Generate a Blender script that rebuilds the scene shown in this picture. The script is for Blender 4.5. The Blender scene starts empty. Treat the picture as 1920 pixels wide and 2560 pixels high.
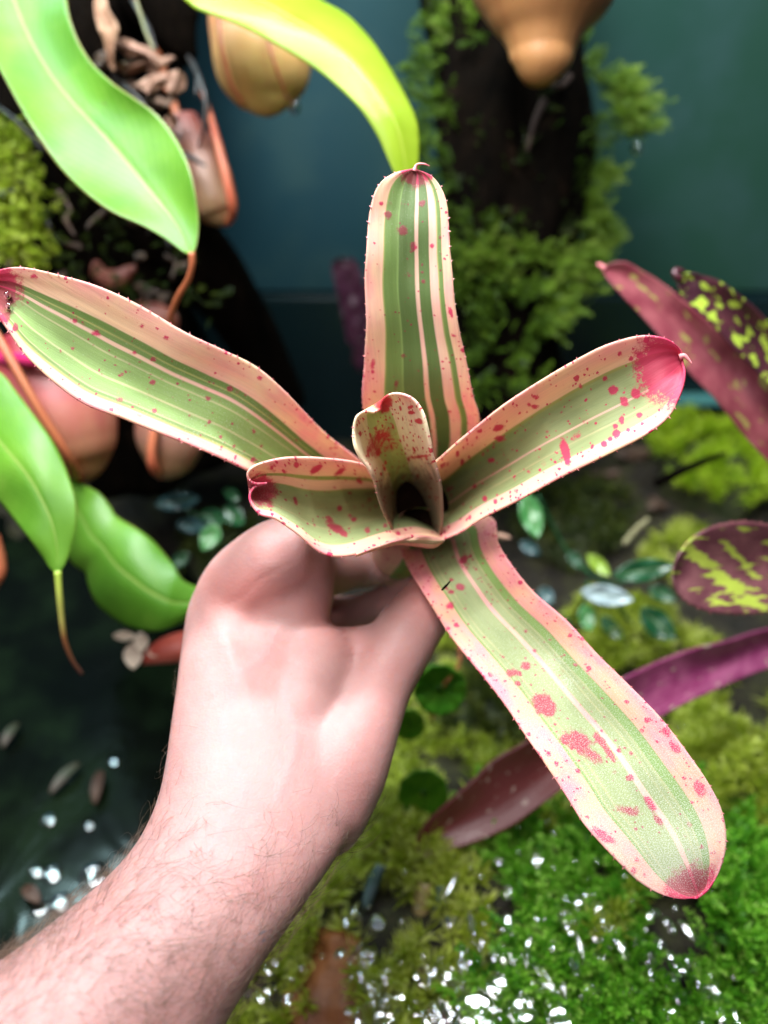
import bpy, math, random
import numpy as np
from mathutils import Vector

SC = bpy.context.scene
COL = SC.collection
rng = np.random.default_rng(11)
random.seed(11)

# ------------------------------------------------------------------ camera
FPX = 1971.0
PITCH = math.radians(35)
CAM = np.array([0.0, 0.0, 0.42])
RX = np.array([1.0, 0, 0])
FW = np.array([0, math.cos(PITCH), -math.sin(PITCH)])
UP = np.array([0, math.sin(PITCH), math.cos(PITCH)])
cd = bpy.data.cameras.new("camera")
cam = bpy.data.objects.new("camera", cd)
COL.objects.link(cam)
cam.location = CAM
cam.rotation_euler = (math.pi / 2 - PITCH, 0, 0)
cd.sensor_fit = 'VERTICAL'
cd.sensor_height = 36
cd.sensor_width = 27
cd.lens = 18 * FPX / 1280
cd.clip_start = 0.01
cd.clip_end = 50
cd.dof.use_dof = True
cd.dof.focus_distance = 0.268
cd.dof.aperture_fstop = cd.lens / 6.4
SC.camera = cam

# ------------------------------------------------------------------ world, lamps, exposure
w = bpy.data.worlds.new("World")
SC.world = w
w.use_nodes = True
w.node_tree.nodes["Background"].inputs[0].default_value = (0.62, 0.72, 0.85, 1)
w.node_tree.nodes["Background"].inputs[1].default_value = 0.07


def area_lamp(name, loc, target, sx, sy, power, col):
    d = bpy.data.lights.new(name, 'AREA')
    d.shape = 'RECTANGLE'
    d.size, d.size_y, d.energy, d.color = sx, sy, power, col
    o = bpy.data.objects.new(name, d)
    COL.objects.link(o)
    o.location = loc
    v = Vector(target) - Vector(loc)
    o.rotation_euler = v.to_track_quat('-Z', 'Y').to_euler()
    return o


area_lamp("grow_light", (-0.17, 0.12, 0.98), (0.0, 0.24, 0.2), 0.36, 0.26, 7.4, (1.0, 0.975, 0.97))
area_lamp("grow_light_strip", (-0.06, 0.42, 0.82), (-0.03, 0.22, 0.0), 0.75, 0.06, 10.0, (0.86, 0.95, 1.0))
area_lamp("front_fill", (-0.35, -0.55, 1.15), (0.0, 0.25, 0.2), 0.9, 0.6, 6.2, (1.0, 0.95, 0.97))  # unseen fill added behind the camera to brighten the front and inner leaves
area_lamp("grow_light_side", (-0.44, 0.62, 0.74), (-0.15, 0.25, 0.0), 0.16, 0.05, 1.6, (0.62, 0.95, 1.0))
SC.view_settings.view_transform = 'Standard'
SC.view_settings.look = 'None'
SC.view_settings.exposure = 0.40
SC.view_settings.gamma = 1.0
SC.cycles.use_denoising = True
SC.cycles.max_bounces = 8
SC.cycles.transparent_max_bounces = 12
SC.cycles.caustics_reflective = False
SC.cycles.caustics_refractive = False


# ------------------------------------------------------------------ helpers
def at(px, py, d):
    px, py, d = np.asarray(px, float), np.asarray(py, float), np.asarray(d, float)
    return CAM + d[..., None] * (FW + ((px - 960) / FPX)[..., None] * RX + ((1280 - py) / FPX)[..., None] * UP)


def P(px, py, d):
    return at(np.array(px), np.array(py), np.array(d))


def topx(p):
    q = p - CAM
    d = q @ FW
    return 960 + FPX * (q @ RX) / d, 1280 - FPX * (q @ UP) / d


def cr(pts, n, closed=False):
    """Catmull-Rom through pts, n samples evenly spaced by length."""
    p = np.asarray(pts, float)
    if len(p) == 2:
        t = np.linspace(0, 1, n)[:, None]
        return p[0] * (1 - t) + p[1] * t
    q = np.vstack([2 * p[0] - p[1], p, 2 * p[-1] - p[-2]])
    out = []
    for i in range(len(p) - 1):
        a, b, c, d = q[i:i + 4]
        t = np.linspace(0, 1, 24, endpoint=False)[:, None]
        out.append(0.5 * ((2 * b) + (-a + c) * t + (2 * a - 5 * b + 4 * c - d) * t ** 2 + (-a + 3 * b - 3 * c + d) * t ** 3))
    out.append(p[-1:])
    o = np.vstack(out)
    s = np.r_[0, np.cumsum(np.linalg.norm(np.diff(o[:, :2], axis=0), axis=1))]
    tt = np.linspace(0, s[-1], n)
    return np.stack([np.interp(tt, s, o[:, k]) for k in range(o.shape[1])], 1)


def cr_r(pl, r, n):
    rr = np.interp(np.linspace(0, 1, len(pl)), np.linspace(0, 1, len(r)), r)
    c = cr(np.c_[np.asarray(pl, float), rr], n)
    c[:, 3] = np.maximum(c[:, 3], 0.5)
    return c


def interp(vals, n):
    return np.interp(np.linspace(0, 1, n), np.linspace(0, 1, len(vals)), vals)


def tag(o, label=None, cat=None, group=None, kind=None):
    if label: o["label"] = label
    if cat: o["category"] = cat
    if group: o["group"] = group
    if kind: o["kind"] = kind
    return o


def thing(name, loc, label, cat, group=None):
    o = bpy.data.objects.new(name, None)
    o.empty_display_size = 0.01
    COL.objects.link(o)
    o.location = loc
    return tag(o, label, cat, group)


def world_loc(o):
    v = np.zeros(3)
    while o is not None:
        v += np.array(o.location)
        o = o.parent
    return v


def mesh_obj(name, verts, faces, mat, parent=None, smooth=True, uv=None, attrs=None, vecs=None, loc=None):
    """one mesh object from world-space verts; faces is an (n,3|4) array or a list"""
    verts = np.asarray(verts, float)
    org = world_loc(parent) if parent is not None else (np.asarray(loc, float) if loc is not None else verts.mean(0))
    me = bpy.data.meshes.new(name)
    lv = verts - org
    if isinstance(faces, np.ndarray):
        k = faces.shape[1]
        me.vertices.add(len(lv))
        me.vertices.foreach_set("co", lv.astype(np.float32).ravel())
        me.loops.add(faces.size)
        me.loops.foreach_set("vertex_index", faces.astype(np.int32).ravel())
        me.polygons.add(len(faces))
        me.polygons.foreach_set("loop_start", np.arange(0, faces.size, k, dtype=np.int32))
        me.update(calc_edges=True)
        me.validate()
    else:
        me.from_pydata([tuple(v) for v in lv], [], faces)
        me.update()
    if smooth:
        me.polygons.foreach_set("use_smooth", np.ones(len(me.polygons), bool))
    if uv is not None:
        l = me.uv_layers.new(name="UVMap")
        vi = np.zeros(len(me.loops), np.int32)
        me.loops.foreach_get("vertex_index", vi)
        l.data.foreach_set("uv", np.asarray(uv, np.float32)[vi].ravel())
    for k, v in (attrs or {}).items():
        a = me.attributes.new(k, 'FLOAT', 'POINT')
        a.data.foreach_set("value", np.asarray(v, np.float32).ravel())
    for k, v in (vecs or {}).items():
        a = me.attributes.new(k, 'FLOAT_VECTOR', 'POINT')
        a.data.foreach_set("vector", np.asarray(v, np.float32).ravel())
    me.materials.append(mat)
    o = bpy.data.objects.new(name, me)
    COL.objects.link(o)
    if parent is not None:
        o.parent = parent
        o.location = (0, 0, 0)
    else:
        o.location = org
    return o


def grid_faces(nv, nu, wrap=False):
    i = np.arange(nv - 1)[:, None]
    m = nu if wrap else nu - 1
    j = np.arange(m)[None, :]
    a = i * nu + j
    b = i * nu + (j + 1) % nu
    return np.stack([a, b, b + nu, a + nu], -1).reshape(-1, 4)


def norm(v):
    return v / np.maximum(np.linalg.norm(v, axis=-1, keepdims=True), 1e-12)


def tube_data(pts, rad, seg=10, squash=None, upv=None):
    """generalised tube: (verts, faces, uv). rad per point; closes the ends to a point"""
    pts = np.asarray(pts, float)
    rad = np.broadcast_to(np.asarray(rad, float), (len(pts),))
    t = norm(np.gradient(pts, axis=0))
    ref = np.array(upv if upv is not None else FW, float)
    a = norm(np.cross(t, ref + 1e-4))
    b = norm(np.cross(a, t))
    th = np.linspace(0, 2 * np.pi, seg, endpoint=False)
    sq = 1.0 if squash is None else squash
    ring = pts[:, None, :] + rad[:, None, None] * (np.cos(th)[None, :, None] * a[:, None, :] + sq * np.sin(th)[None, :, None] * b[:, None, :])
    v = ring.reshape(-1, 3)
    f = grid_faces(len(pts), seg, True)
    uv = np.stack([np.tile(th / (2 * np.pi), len(pts)), np.repeat(np.linspace(0, 1, len(pts)), seg)], 1)
    f = [tuple(x) for x in f] + [tuple(range(seg))[::-1], tuple((len(pts) - 1) * seg + k for k in range(seg))]
    return v, f, uv


def tube(name, pts, rad, mat, parent=None, seg=10, squash=None, upv=None, loc=None):
    v, f, uv = tube_data(pts, rad, seg, squash, upv)
    return mesh_obj(name, v, f, mat, parent, uv=uv, loc=loc)


def pxtube(name, pl, r_px, mat, parent=None, n=30, seg=8, squash=None, loc=None):
    """pl: (px,py,d) list; r_px radius list given in photo pixels at that depth"""
    c = cr_r(pl, r_px, n)
    r = c[:, 3] * c[:, 2] / FPX
    return tube(name, at(c[:, 0], c[:, 1], c[:, 2]), r, mat, parent, seg, squash, loc=loc)


def merge(parts):
    V, F, o = [], [], 0
    for v, f in parts:
        V.append(np.asarray(v, float))
        F += [tuple(int(i) + o for i in x) for x in f]
        o += len(v)
    return np.vstack(V), F


# ------------------------------------------------------------------ node helpers
class NT:
    def __init__(s, name):
        s.m = bpy.data.materials.new(name)
        s.m.use_nodes = True
        s.t = s.m.node_tree
        s.b = s.t.nodes["Principled BSDF"]
        s.out = s.t.nodes["Material Output"]

    def n(s, ty, **kw):
        o = s.t.nodes.new(ty)
        for k, v in kw.items():
            setattr(o, k, v)
        return o

    def set(s, sock, v):
        if isinstance(v, bpy.types.NodeSocket):
            s.t.links.new(v, sock)
        elif isinstance(v, (tuple, list)) and len(v) == 3 and sock.type == 'RGBA':
            sock.default_value = (*v, 1)
        else:
            sock.default_value = v

    def math(s, op, a, b=0.0, c=None, clamp=False):
        o = s.n('ShaderNodeMath', operation=op, use_clamp=clamp)
        s.set(o.inputs[0], a)
        s.set(o.inputs[1], b)
        if c is not None: s.set(o.inputs[2], c)
        return o.outputs[0]

    def mix(s, f, a, b, blend='MIX'):
        o = s.n('ShaderNodeMix', data_type='RGBA', blend_type=blend, clamp_factor=True)
        s.set(o.inputs[0], f)
        s.set(o.inputs[6], a)
        s.set(o.inputs[7], b)
        return o.outputs[2]

    def step(s, v, lo, hi):
        o = s.n('ShaderNodeMapRange', interpolation_type='SMOOTHSTEP', clamp=True)
        s.set(o.inputs[0], v)
        s.set(o.inputs[1], lo)
        s.set(o.inputs[2], hi)
        return o.outputs[0]

    def attr(s, name, out='Fac'):
        return s.n('ShaderNodeAttribute', attribute_name=name).outputs[out]

    def obj(s):
        return s.n('ShaderNodeTexCoord').outputs['Object']

    def mapping(s, v, scale=(1, 1, 1), loc=(0, 0, 0)):
        o = s.n('ShaderNodeMapping')
        s.set(o.inputs[0], v)
        o.inputs[1].default_value = loc
        o.inputs[3].default_value = scale
        return o.outputs[0]

    def noise(s, v, scale, detail=3, rough=0.55, out='Fac', dist=0.0):
        o = s.n('ShaderNodeTexNoise')
        s.set(o.inputs['Vector'], v)
        o.inputs['Scale'].default_value = scale
        o.inputs['Detail'].default_value = detail
        o.inputs['Roughness'].default_value = rough
        o.inputs['Distortion'].default_value = dist
        return o.outputs[out]

    def voro(s, v, scale, rnd=1.0):
        o = s.n('ShaderNodeTexVoronoi')
        s.set(o.inputs['Vector'], v)
        o.inputs['Scale'].default_value = scale
        o.inputs['Randomness'].default_value = rnd
        return o.outputs['Distance'], o.outputs['Color']

    def ramp(s, f, stops, mode='LINEAR'):
        o = s.n('ShaderNodeValToRGB')
        s.set(o.inputs[0], f)
        r = o.color_ramp
        r.interpolation = mode
        while len(r.elements) < len(stops):
            r.elements.new(0.5)
        for e, (p, c) in zip(r.elements, stops):
            e.position = p
        for e, (p, c) in zip(r.elements, stops):
            e.color = (*c, 1)
        return o.outputs[0]

    def sep(s, v):
        o = s.n('ShaderNodeSeparateXYZ')
        s.set(o.inputs[0], v)
        return o.outputs

    def bump(s, h, strength=0.3, dist=0.001):
        o = s.n('ShaderNodeBump')
        o.inputs['Strength'].default_value = strength
        o.inputs['Distance'].default_value = dist
        s.set(o.inputs['Height'], h)
        s.set(s.b.inputs['Normal'], o.outputs[0])
        return o.outputs[0]

    def base(s, col, rough=0.5, **kw):
        s.set(s.b.inputs['Base Color'], col)
        s.set(s.b.inputs['Roughness'], rough)
        for k, v in kw.items():
            s.set(s.b.inputs[k], v)

    def translucent(s, col, f):
        t = s.n('ShaderNodeBsdfTranslucent')
        s.set(t.inputs[0], col)
        mx = s.n('ShaderNodeMixShader')
        s.set(mx.inputs[0], f)
        s.t.links.new(s.b.outputs[0], mx.inputs[1])
        s.t.links.new(t.outputs[0], mx.inputs[2])
        s.t.links.new(mx.outputs[0], s.out.inputs[0])


def simple_mat(name, c1, c2, scale=60, rough=0.5, bump=0.3, bscale=200, trans=0.0, **kw):
    m = NT(name)
    o = m.obj()
    f = m.step(m.noise(o, scale, 4), 0.35, 0.65)
    c = m.mix(f, c1, c2)
    m.base(c, rough, **kw)
    if bump: m.bump(m.noise(o, bscale, 4), bump, 0.002)
    if trans: m.translucent(c, trans)
    return m.m


# ------------------------------------------------------------------ materials: hero leaves
CREAM = (0.86, 0.62, 0.39)
PALE = (0.82, 0.58, 0.43)
THIN = (0.52, 0.50, 0.25)
PINK = (0.86, 0.30, 0.35)


def stripes(spec, warm=0.0):
    """spec: list of (u_end, colour) -> sharp colour ramp stops"""
    st, u0, e = [], 0.0, 0.006
    for i, (u1, c) in enumerate(spec):
        st.append((max(0.0, u0 + (e if i else 0)), c))
        st.append((min(1.0, u1 - (e if i < len(spec) - 1 else 0)), c))
        u0 = u1
    return st


def leaf_mat(name, spec, red=(0.62, 0.010, 0.105), dot=(3.2, 7.5), stretch=(1, 1), green_dull=0.5, bloomc=0.0, trans=0.28):
    m = NT(name)
    uvn = m.n('ShaderNodeUVMap')
    sx, sy, _ = m.sep(uvn.outputs[0])
    st = m.attr("st", 'Vector')
    # small wander of the stripe edges along the blade
    wv = m.noise(m.mapping(st, (0.5, 0.35, 1)), 1.0, 2)
    u = m.math('ADD', sx, m.math('MULTIPLY', m.math('SUBTRACT', wv, 0.5), 0.022))
    col = m.ramp(u, stripes(spec))
    # pale/pink margins: separate out by redness of the ramp colour
    pk = m.attr("pink")
    rr = m.n('ShaderNodeSeparateColor')
    m.set(rr.inputs[0], col)
    pale = m.step(m.math('SUBTRACT', rr.outputs[0], rr.outputs[1]), 0.02, 0.12)
    pnoise = m.noise(m.mapping(st, (0.9, 0.45, 1)), 1.2, 3)
    pf = m.math('MULTIPLY', m.math('MULTIPLY', m.math('MULTIPLY', pk, 0.74), m.step(pnoise, 0.25, 0.75)), pale)
    col = m.mix(pf, col, PINK)
    # long fine veins
    ve = m.noise(m.mapping(st, (14, 0.25, 1)), 1.0, 3, 0.65)
    col = m.mix(0.32, col, m.ramp(ve, [(0.25, (0.62, 0.62, 0.62)), (0.5, (0.95, 0.95, 0.95)), (0.75, (1.25, 1.2, 1.12))]), 'MULTIPLY')
    mo = m.noise(m.mapping(st, (1.0, 0.5, 1)), 0.9, 4)
    col = m.mix(m.math('MULTIPLY', m.step(mo, 0.4, 0.75), 0.4), col, m.mix(pale, (0.16, 0.22, 0.08), (0.86, 0.54, 0.33)))
    # dots
    dens = m.attr("dens")
    stm = m.mapping(st, (stretch[0], stretch[1], 1))
    wob = m.noise(stm, 9.0, 2, out='Color')
    wv = m.n('ShaderNodeVectorMath', operation='SUBTRACT')
    m.set(wv.inputs[0], wob)
    wv.inputs[1].default_value = (0.5, 0.5, 0.5)
    wa = m.n('ShaderNodeVectorMath', operation='MULTIPLY_ADD')
    m.set(wa.inputs[0], wv.outputs[0])
    wa.inputs[1].default_value = (0.10, 0.10, 0.10)
    m.set(wa.inputs[2], stm)
    masks = []
    for sc_, rmax in ((dot[0], 0.42), (dot[1], 0.46)):
        d, c = m.voro(wa.outputs[0], sc_)
        cs = m.n('ShaderNodeSeparateColor')
        m.set(cs.inputs[0], c)
        r = m.math('MULTIPLY', m.math('POWER', cs.outputs[0], 1.6), rmax)
        gate = m.step(m.math('SUBTRACT', dens, cs.outputs[1]), -0.04, 0.06)
        mk = m.math('SUBTRACT', 1.0, m.step(m.math('SUBTRACT', d, r), -0.11, 0.06))
        masks.append(m.math('MULTIPLY', mk, gate))
    dots = m.math('MAXIMUM', masks[0], masks[1])
    rd = m.attr("red")
    rn = m.noise(m.obj(), 420, 6, 0.75)
    rn2 = m.noise(m.obj(), 2600, 2)
    bl = m.step(m.math('ADD', rd, m.math('ADD', m.math('MULTIPLY', m.math('SUBTRACT', rn, 0.5), 1.1), m.math('MULTIPLY', m.math('SUBTRACT', rn2, 0.5), 0.35))), 0.36, 0.64)
    allred = m.math('MAXIMUM', dots, bl)
    tintg = m.mix(0.5, red, (0.16, 0.045, 0.04))
    rc = m.mix(pale, m.mix(green_dull, red, (0.13, 0.05, 0.035)), red)
    col = m.mix(m.math('MULTIPLY', allred, 0.9), col, rc)
    # shade deep in the cup, painted in as a ragged brown tint
    sn = m.step(m.math('ADD', m.attr('cup_shade'), m.math('MULTIPLY', m.math('SUBTRACT', m.noise(m.obj(), 160, 5, 0.7), 0.5), 0.7)), 0.35, 0.75)
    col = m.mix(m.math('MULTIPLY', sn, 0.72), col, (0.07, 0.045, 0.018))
    # pale scurf
    bm = m.attr("bloom")
    sp = m.noise(m.mapping(st, (26, 26, 1)), 1.0, 3, 0.7)
    bf = m.step(m.math('ADD', m.math('MULTIPLY', bm, 0.35), sp), 0.70, 0.82)
    col = m.mix(m.math('MULTIPLY', bf, 0.7), col, (0.72, 0.74, 0.66))
    m.base(col, 0.5, **{'Specular IOR Level': 0.3, 'Coat Weight': 0.10, 'Coat Roughness': 0.5})
    m.bump(m.math('ADD', m.math('MULTIPLY', ve, 1.0), m.math('ADD', m.math('MULTIPLY', sp, 0.5), m.math('MULTIPLY', allred, 0.3))), 0.35, 0.0006)
    m.translucent(col, trans)
    return m.m


G1 = (0.17, 0.27, 0.07)     # mid green
G2 = (0.11, 0.18, 0.05)   # dark green
G3 = (0.36, 0.42, 0.19)      # greyed pale green
G4 = (0.25, 0.38, 0.11)
YG = (0.42, 0.42, 0.14)

MAT_A = leaf_mat("leaf_top_variegation", [(0.19, CREAM), (0.205, YG), (0.36, G1), (0.375, G4), (0.57, G2), (0.615, PALE), (0.745, G2), (0.84, PALE), (0.855, YG), (0.90, G1), (1, CREAM)], green_dull=0.75)
MAT_B = leaf_mat("leaf_left_variegation", [(0.27, CREAM), (0.33, G1), (0.345, YG), (0.39, G1), (0.425, PALE), (0.50, G4), (0.515, THIN), (0.54, G4), (0.70, G4), (0.718, THIN), (0.84, G4), (0.85, THIN), (0.875, G1), (0.90, YG), (1, CREAM)], green_dull=0.55)
MAT_C = leaf_mat("leaf_right_variegation", [(0.24, CREAM), (0.27, YG), (0.60, G3), (0.622, PALE), (0.74, G3), (0.755, THIN), (0.87, G3), (0.90, PALE), (1, CREAM)], green_dull=0.12)
MAT_D = leaf_mat("leaf_lower_variegation", [(0.19, (0.86, 0.50, 0.29)), (0.215, G4), (0.228, THIN), (0.27, G3), (0.282, THIN), (0.51, G3), (0.555, PALE), (0.64, G3), (0.65, THIN), (0.70, G3), (0.71, THIN), (0.80, G4), (1, (0.86, 0.48, 0.29))], green_dull=0.4, dot=(3.6, 8.0))
MAT_E = leaf_mat("leaf_short_variegation", [(0.16, CREAM), (0.20, YG), (0.31, PALE), (0.325, YG), (0.74, G3), (0.752, THIN), (0.90, G3), (1, CREAM)], green_dull=0.45)
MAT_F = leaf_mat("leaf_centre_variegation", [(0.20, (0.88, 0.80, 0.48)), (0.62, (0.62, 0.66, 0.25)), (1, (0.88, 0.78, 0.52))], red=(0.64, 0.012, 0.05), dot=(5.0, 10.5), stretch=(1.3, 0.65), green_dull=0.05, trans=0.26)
MAT_SH = leaf_mat("leaf_base_blush", [(0.3, CREAM), (0.5, YG), (0.6, G4), (1, CREAM)], green_dull=0.2)

m = NT("spine_red")
m.base(m.mix(m.noise(m.obj(), 400), (0.55, 0.05, 0.10), (0.75, 0.35, 0.32)), 0.4)
M_SPINE = m.m


def ribbon(name, parent, L, R, D, mat, sag=(0.006,), tilt=(0.0,), nv=150, nu=44, skew=0.5, red_tip=None, paints=(), dens=(0.3, 0.3),
           dens_margin=0.0, pink=(0.3, 0.3), bloom=(0.0, 0.0), cup_shade=(0.0, 0.0), blooms=(), wave=0.0, roll=0.0, thick=0.0008, spines=True, spine_len=0.0009, spine_from=0.0, vend=1.0, solid=True, name_spine='margin_spines', profp=1.2):
    l, r = cr(L, nv), cr(R, nv)
    d = interp(D, nv)
    if len(D) > 2:
        dd = cr(np.stack([np.linspace(0, 1, len(D)), D], 1), nv)
        d = np.interp(np.linspace(0, 1, nv), np.linspace(0, 1, nv), dd[:, 1])
    ti = interp(tilt, nv)
    L3 = at(l[:, 0], l[:, 1], d - ti / 2)
    R3 = at(r[:, 0], r[:, 1], d + ti / 2)
    u = np.linspace(0, 1, nu)
    v = np.linspace(0, 1, nv)
    vd = norm((L3 + R3) / 2 - CAM)
    prof = np.where(u < skew, np.sin(np.pi / 2 * u / skew), np.sin(np.pi / 2 * (1 - u) / (1 - skew))) ** profp
    s = interp(sag, nv)
    G = L3[:, None, :] + (R3 - L3)[:, None, :] * u[None, :, None] + vd[:, None, :] * (s[:, None] * prof[None, :])[:, :, None]
    width = np.linalg.norm(R3 - L3, axis=1)
    # gentle undulation and keel ridges so the blade is not a perfect sheet
    ph = rng.uniform(0, 6)
    und = 0.0006 * np.sin(v * 17 + ph)[:, None] * np.sin(u * 7 + ph)[None, :] + 0.0005 * np.sin(v * 31 + 2 * ph)[:, None] * np.cos(u * 5)[None, :] + 0.00007 * np.sin(u * 42)[None, :]
    fade = np.minimum(1, width / 0.012)[:, None]
    G += vd[:, None, :] * (und * fade)[:, :, None]
    if wave:
        edge = np.abs(2 * u - 1)[None, :] ** 3
        G += vd[:, None, :] * (wave * edge * np.sin(v * 40 + ph)[:, None] * fade)[:, :, None]
    if roll:
        e1 = np.clip(1 - u / 0.10, 0, 1)[None, :] ** 2 + np.clip(1 - (1 - u) / 0.10, 0, 1)[None, :] ** 2
        G += vd[:, None, :] * (roll * e1 * fade)[:, :, None]
    V = G.reshape(-1, 3)
    mid = (L3 + R3) / 2
    arc = np.r_[0, np.cumsum(np.linalg.norm(np.diff(mid, axis=0), axis=1))] * 100
    st = np.zeros((nv, nu, 3))
    st[:, :, 0] = (u - 0.5)[None, :] * width[:, None] * 100 + 7.3 * (hash(name + mat.name) % 7)
    st[:, :, 1] = arc[:, None]
    px, py = topx(V)
    px, py = px.reshape(nv, nu), py.reshape(nv, nu)
    red = np.zeros((nv, nu))
    if red_tip:
        ctr, rad = red_tip
        dist = np.hypot(px - ctr[0], py - ctr[1])
        red = np.maximum(red, 1.0 * np.clip(1.25 - dist / rad, 0, 1.2))
    for (x, y, rx_, ry_, ang, k) in paints:
        ca, sa = math.cos(math.radians(ang)), math.sin(math.radians(ang))
        dx, dy = px - x, py - y
        q = ((dx * ca + dy * sa) / rx_) ** 2 + ((-dx * sa + dy * ca) / ry_) ** 2
        red = np.maximum(red, k * np.exp(-q * 0.7))
    bl = np.repeat(interp(bloom, nv)[:, None], nu, 1)
    for (x, y, r_, k) in blooms:
        bl = np.maximum(bl, k * np.exp(-((px - x) ** 2 + (py - y) ** 2) / r_ ** 2))
    edge = np.maximum(np.abs(2 * u - 1) - 0.6, 0)[None, :] / 0.4
    de = interp(dens, nv)[:, None] + dens_margin * edge
    pk = np.repeat(interp(pink, nv)[:, None], nu, 1) + 0.85 * edge
    uv = np.stack([np.tile(u, nv), np.repeat(v, nu)], 1)
    o = mesh_obj(name, V, grid_faces(nv, nu), mat, parent, uv=uv, attrs=dict(red=red, dens=de, pink=pk, bloom=bl, cup_shade=np.repeat(interp(cup_shade, nv)[:, None], nu, 1)), vecs=dict(st=st.reshape(-1, 3)))
    if solid:
        md = o.modifiers.new("thickness", 'SOLIDIFY')
        md.thickness = thick
        md.offset = 0.0
    if spines:
        vs, fs = [], []
        for E, O in ((L3, R3), (R3, L3)):
            al = np.r_[0, np.cumsum(np.linalg.norm(np.diff(E, axis=0), axis=1))]
            tang = norm(np.gradient(E, axis=0))
            out = norm(E - O)
            t = al[-1] * spine_from
            while t < al[-1] - 0.002:
                i = int(np.searchsorted(al, t))
                i = min(i, nv - 2)
                c = E[i]
                dr = norm(out[i] * 0.8 + tang[i] * 0.55 + rng.normal(0, 0.15, 3))
                h = spine_len * rng.uniform(0.6, 1.25)
                a = tang[i] * 0.00040
                b = vd[i] * 0.00035
                k = len(vs)
                vs += [c + a - out[i] * 0.0003, c + b - out[i] * 0.0003, c - a - out[i] * 0.0003, c - b - out[i] * 0.0003, c + dr * h]
                fs += [(k, k + 1, k + 4), (k + 1, k + 2, k + 4), (k + 2, k + 3, k + 4), (k + 3, k, k + 4)]
                t += rng.uniform(0.0032, 0.0062)
        so = mesh_obj(name_spine, np.array(vs), fs, M_SPINE, o, smooth=False)
        so["kind"] = "stuff"
    return o


# ------------------------------------------------------------------ structure: wall, ground, water
def terrain(x, y):
    h = -0.004 + 0 * x
    for (cx, cy, sx, sy, a) in ((0.12, 0.20, 0.14, 0.10, 0.028), (0.02, 0.22, 0.07, 0.06, 0.012), (0.26, 0.42, 0.12, 0.12, 0.035), (0.10, 0.40, 0.09, 0.08, 0.018),
                                (0.33, 0.62, 0.14, 0.14, 0.05), (0.13, 0.60, 0.10, 0.1, 0.02), (-0.12, 0.60, 0.12, 0.08, 0.014)):
        h = h + a * np.exp(-((x - cx) / sx) ** 2 - ((y - cy) / sy) ** 2)
    h = h - 0.05 * np.exp(-((x + 0.24) / 0.17) ** 2 - ((y - 0.30) / 0.24) ** 2)
    h = h + 0.003 * np.sin(x * 60 + 1.3 * np.sin(y * 45)) * np.cos(y * 53 + x * 21) + 0.0015 * np.sin(x * 170 + y * 90)
    return h


def floor_hit(px, py, dz=0.0):
    """where the view ray through a photo pixel meets the ground"""
    dirv = FW + (px - 960) / FPX * RX + (1280 - py) / FPX * UP
    z = 0.0
    for _ in range(8):
        t = (z - CAM[2]) / dirv[2]
        p = CAM + t * dirv
        z = float(terrain(p[0], p[1])) + dz
    return p


gx, gy = np.meshgrid(np.arange(-0.62, 0.7, 0.006), np.arange(0.0, 0.80, 0.006))
gz = terrain(gx, gy)
m = NT("wet_soil")
o_ = m.obj()
c_ = m.ramp(m.noise(o_, 45, 5, 0.65), [(0.3, (0.006, 0.006, 0.004)), (0.5, (0.020, 0.015, 0.009)), (0.62, (0.035, 0.035, 0.012)), (0.75, (0.06, 0.04, 0.022))])
m.base(c_, m.math('MULTIPLY_ADD', m.noise(o_, 30, 3), 0.6, 0.25), **{'Specular IOR Level': 0.35})
m.bump(m.noise(o_, 160, 6, 0.7), 0.8, 0.006)
gr = mesh_obj("ground", np.stack([gx, gy, gz], -1).reshape(-1, 3), grid_faces(*gx.shape), m.m)
tag(gr, "dark wet soil of the planted floor below the hand", kind="structure")

m = NT("pool_water")
o_ = m.obj()
m.base(m.mix(m.step(m.noise(o_, 16, 4), 0.4, 0.7), (0.002, 0.003, 0.002), (0.006, 0.012, 0.005)), 0.13, **{'IOR': 1.33, 'Specular IOR Level': 0.4})
m.bump(m.noise(o_, 22, 2, 0.5, dist=0.6), 0.35, 0.004)
gx, gy = np.meshgrid(np.linspace(-0.6, 0.02, 40), np.linspace(0.0, 0.62, 40))
wa = mesh_obj("water", np.stack([gx, gy, 0 * gx - 0.012], -1).reshape(-1, 3), grid_faces(*gx.shape), m.m)
tag(wa, "dark rippled pool water at the lower left", kind="structure")

m = NT("painted_wall")
o_ = m.obj()
sx_, sy_, sz_ = m.sep(o_)
hue = m.math('ADD', m.math('MULTIPLY', sx_, 1.5), m.math('MULTIPLY', m.noise(o_, 3.0, 3), 0.35))
c_ = m.ramp(m.math('ADD', hue, 0.33), [(0.10, (0.011, 0.042, 0.062)), (0.42, (0.012, 0.045, 0.058)), (0.62, (0.013, 0.048, 0.044)), (0.95, (0.016, 0.055, 0.037))])
c_ = m.mix(m.math('MULTIPLY', m.step(m.noise(o_, 14, 5, 0.6), 0.42, 0.72), 0.55), c_, (0.03, 0.07, 0.07))
c_ = m.mix(m.math('MULTIPLY', m.step(m.noise(m.mapping(o_, (1, 1, .2)), 40, 4, 0.6), 0.5, 0.8), 0.25), c_, (0.02, 0.05, 0.05))
m.base(c_, 0.38, **{'Specular IOR Level': 0.4})
m.bump(m.noise(o_, 300, 3), 0.15, 0.001)
M_WALL = m.m


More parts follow.
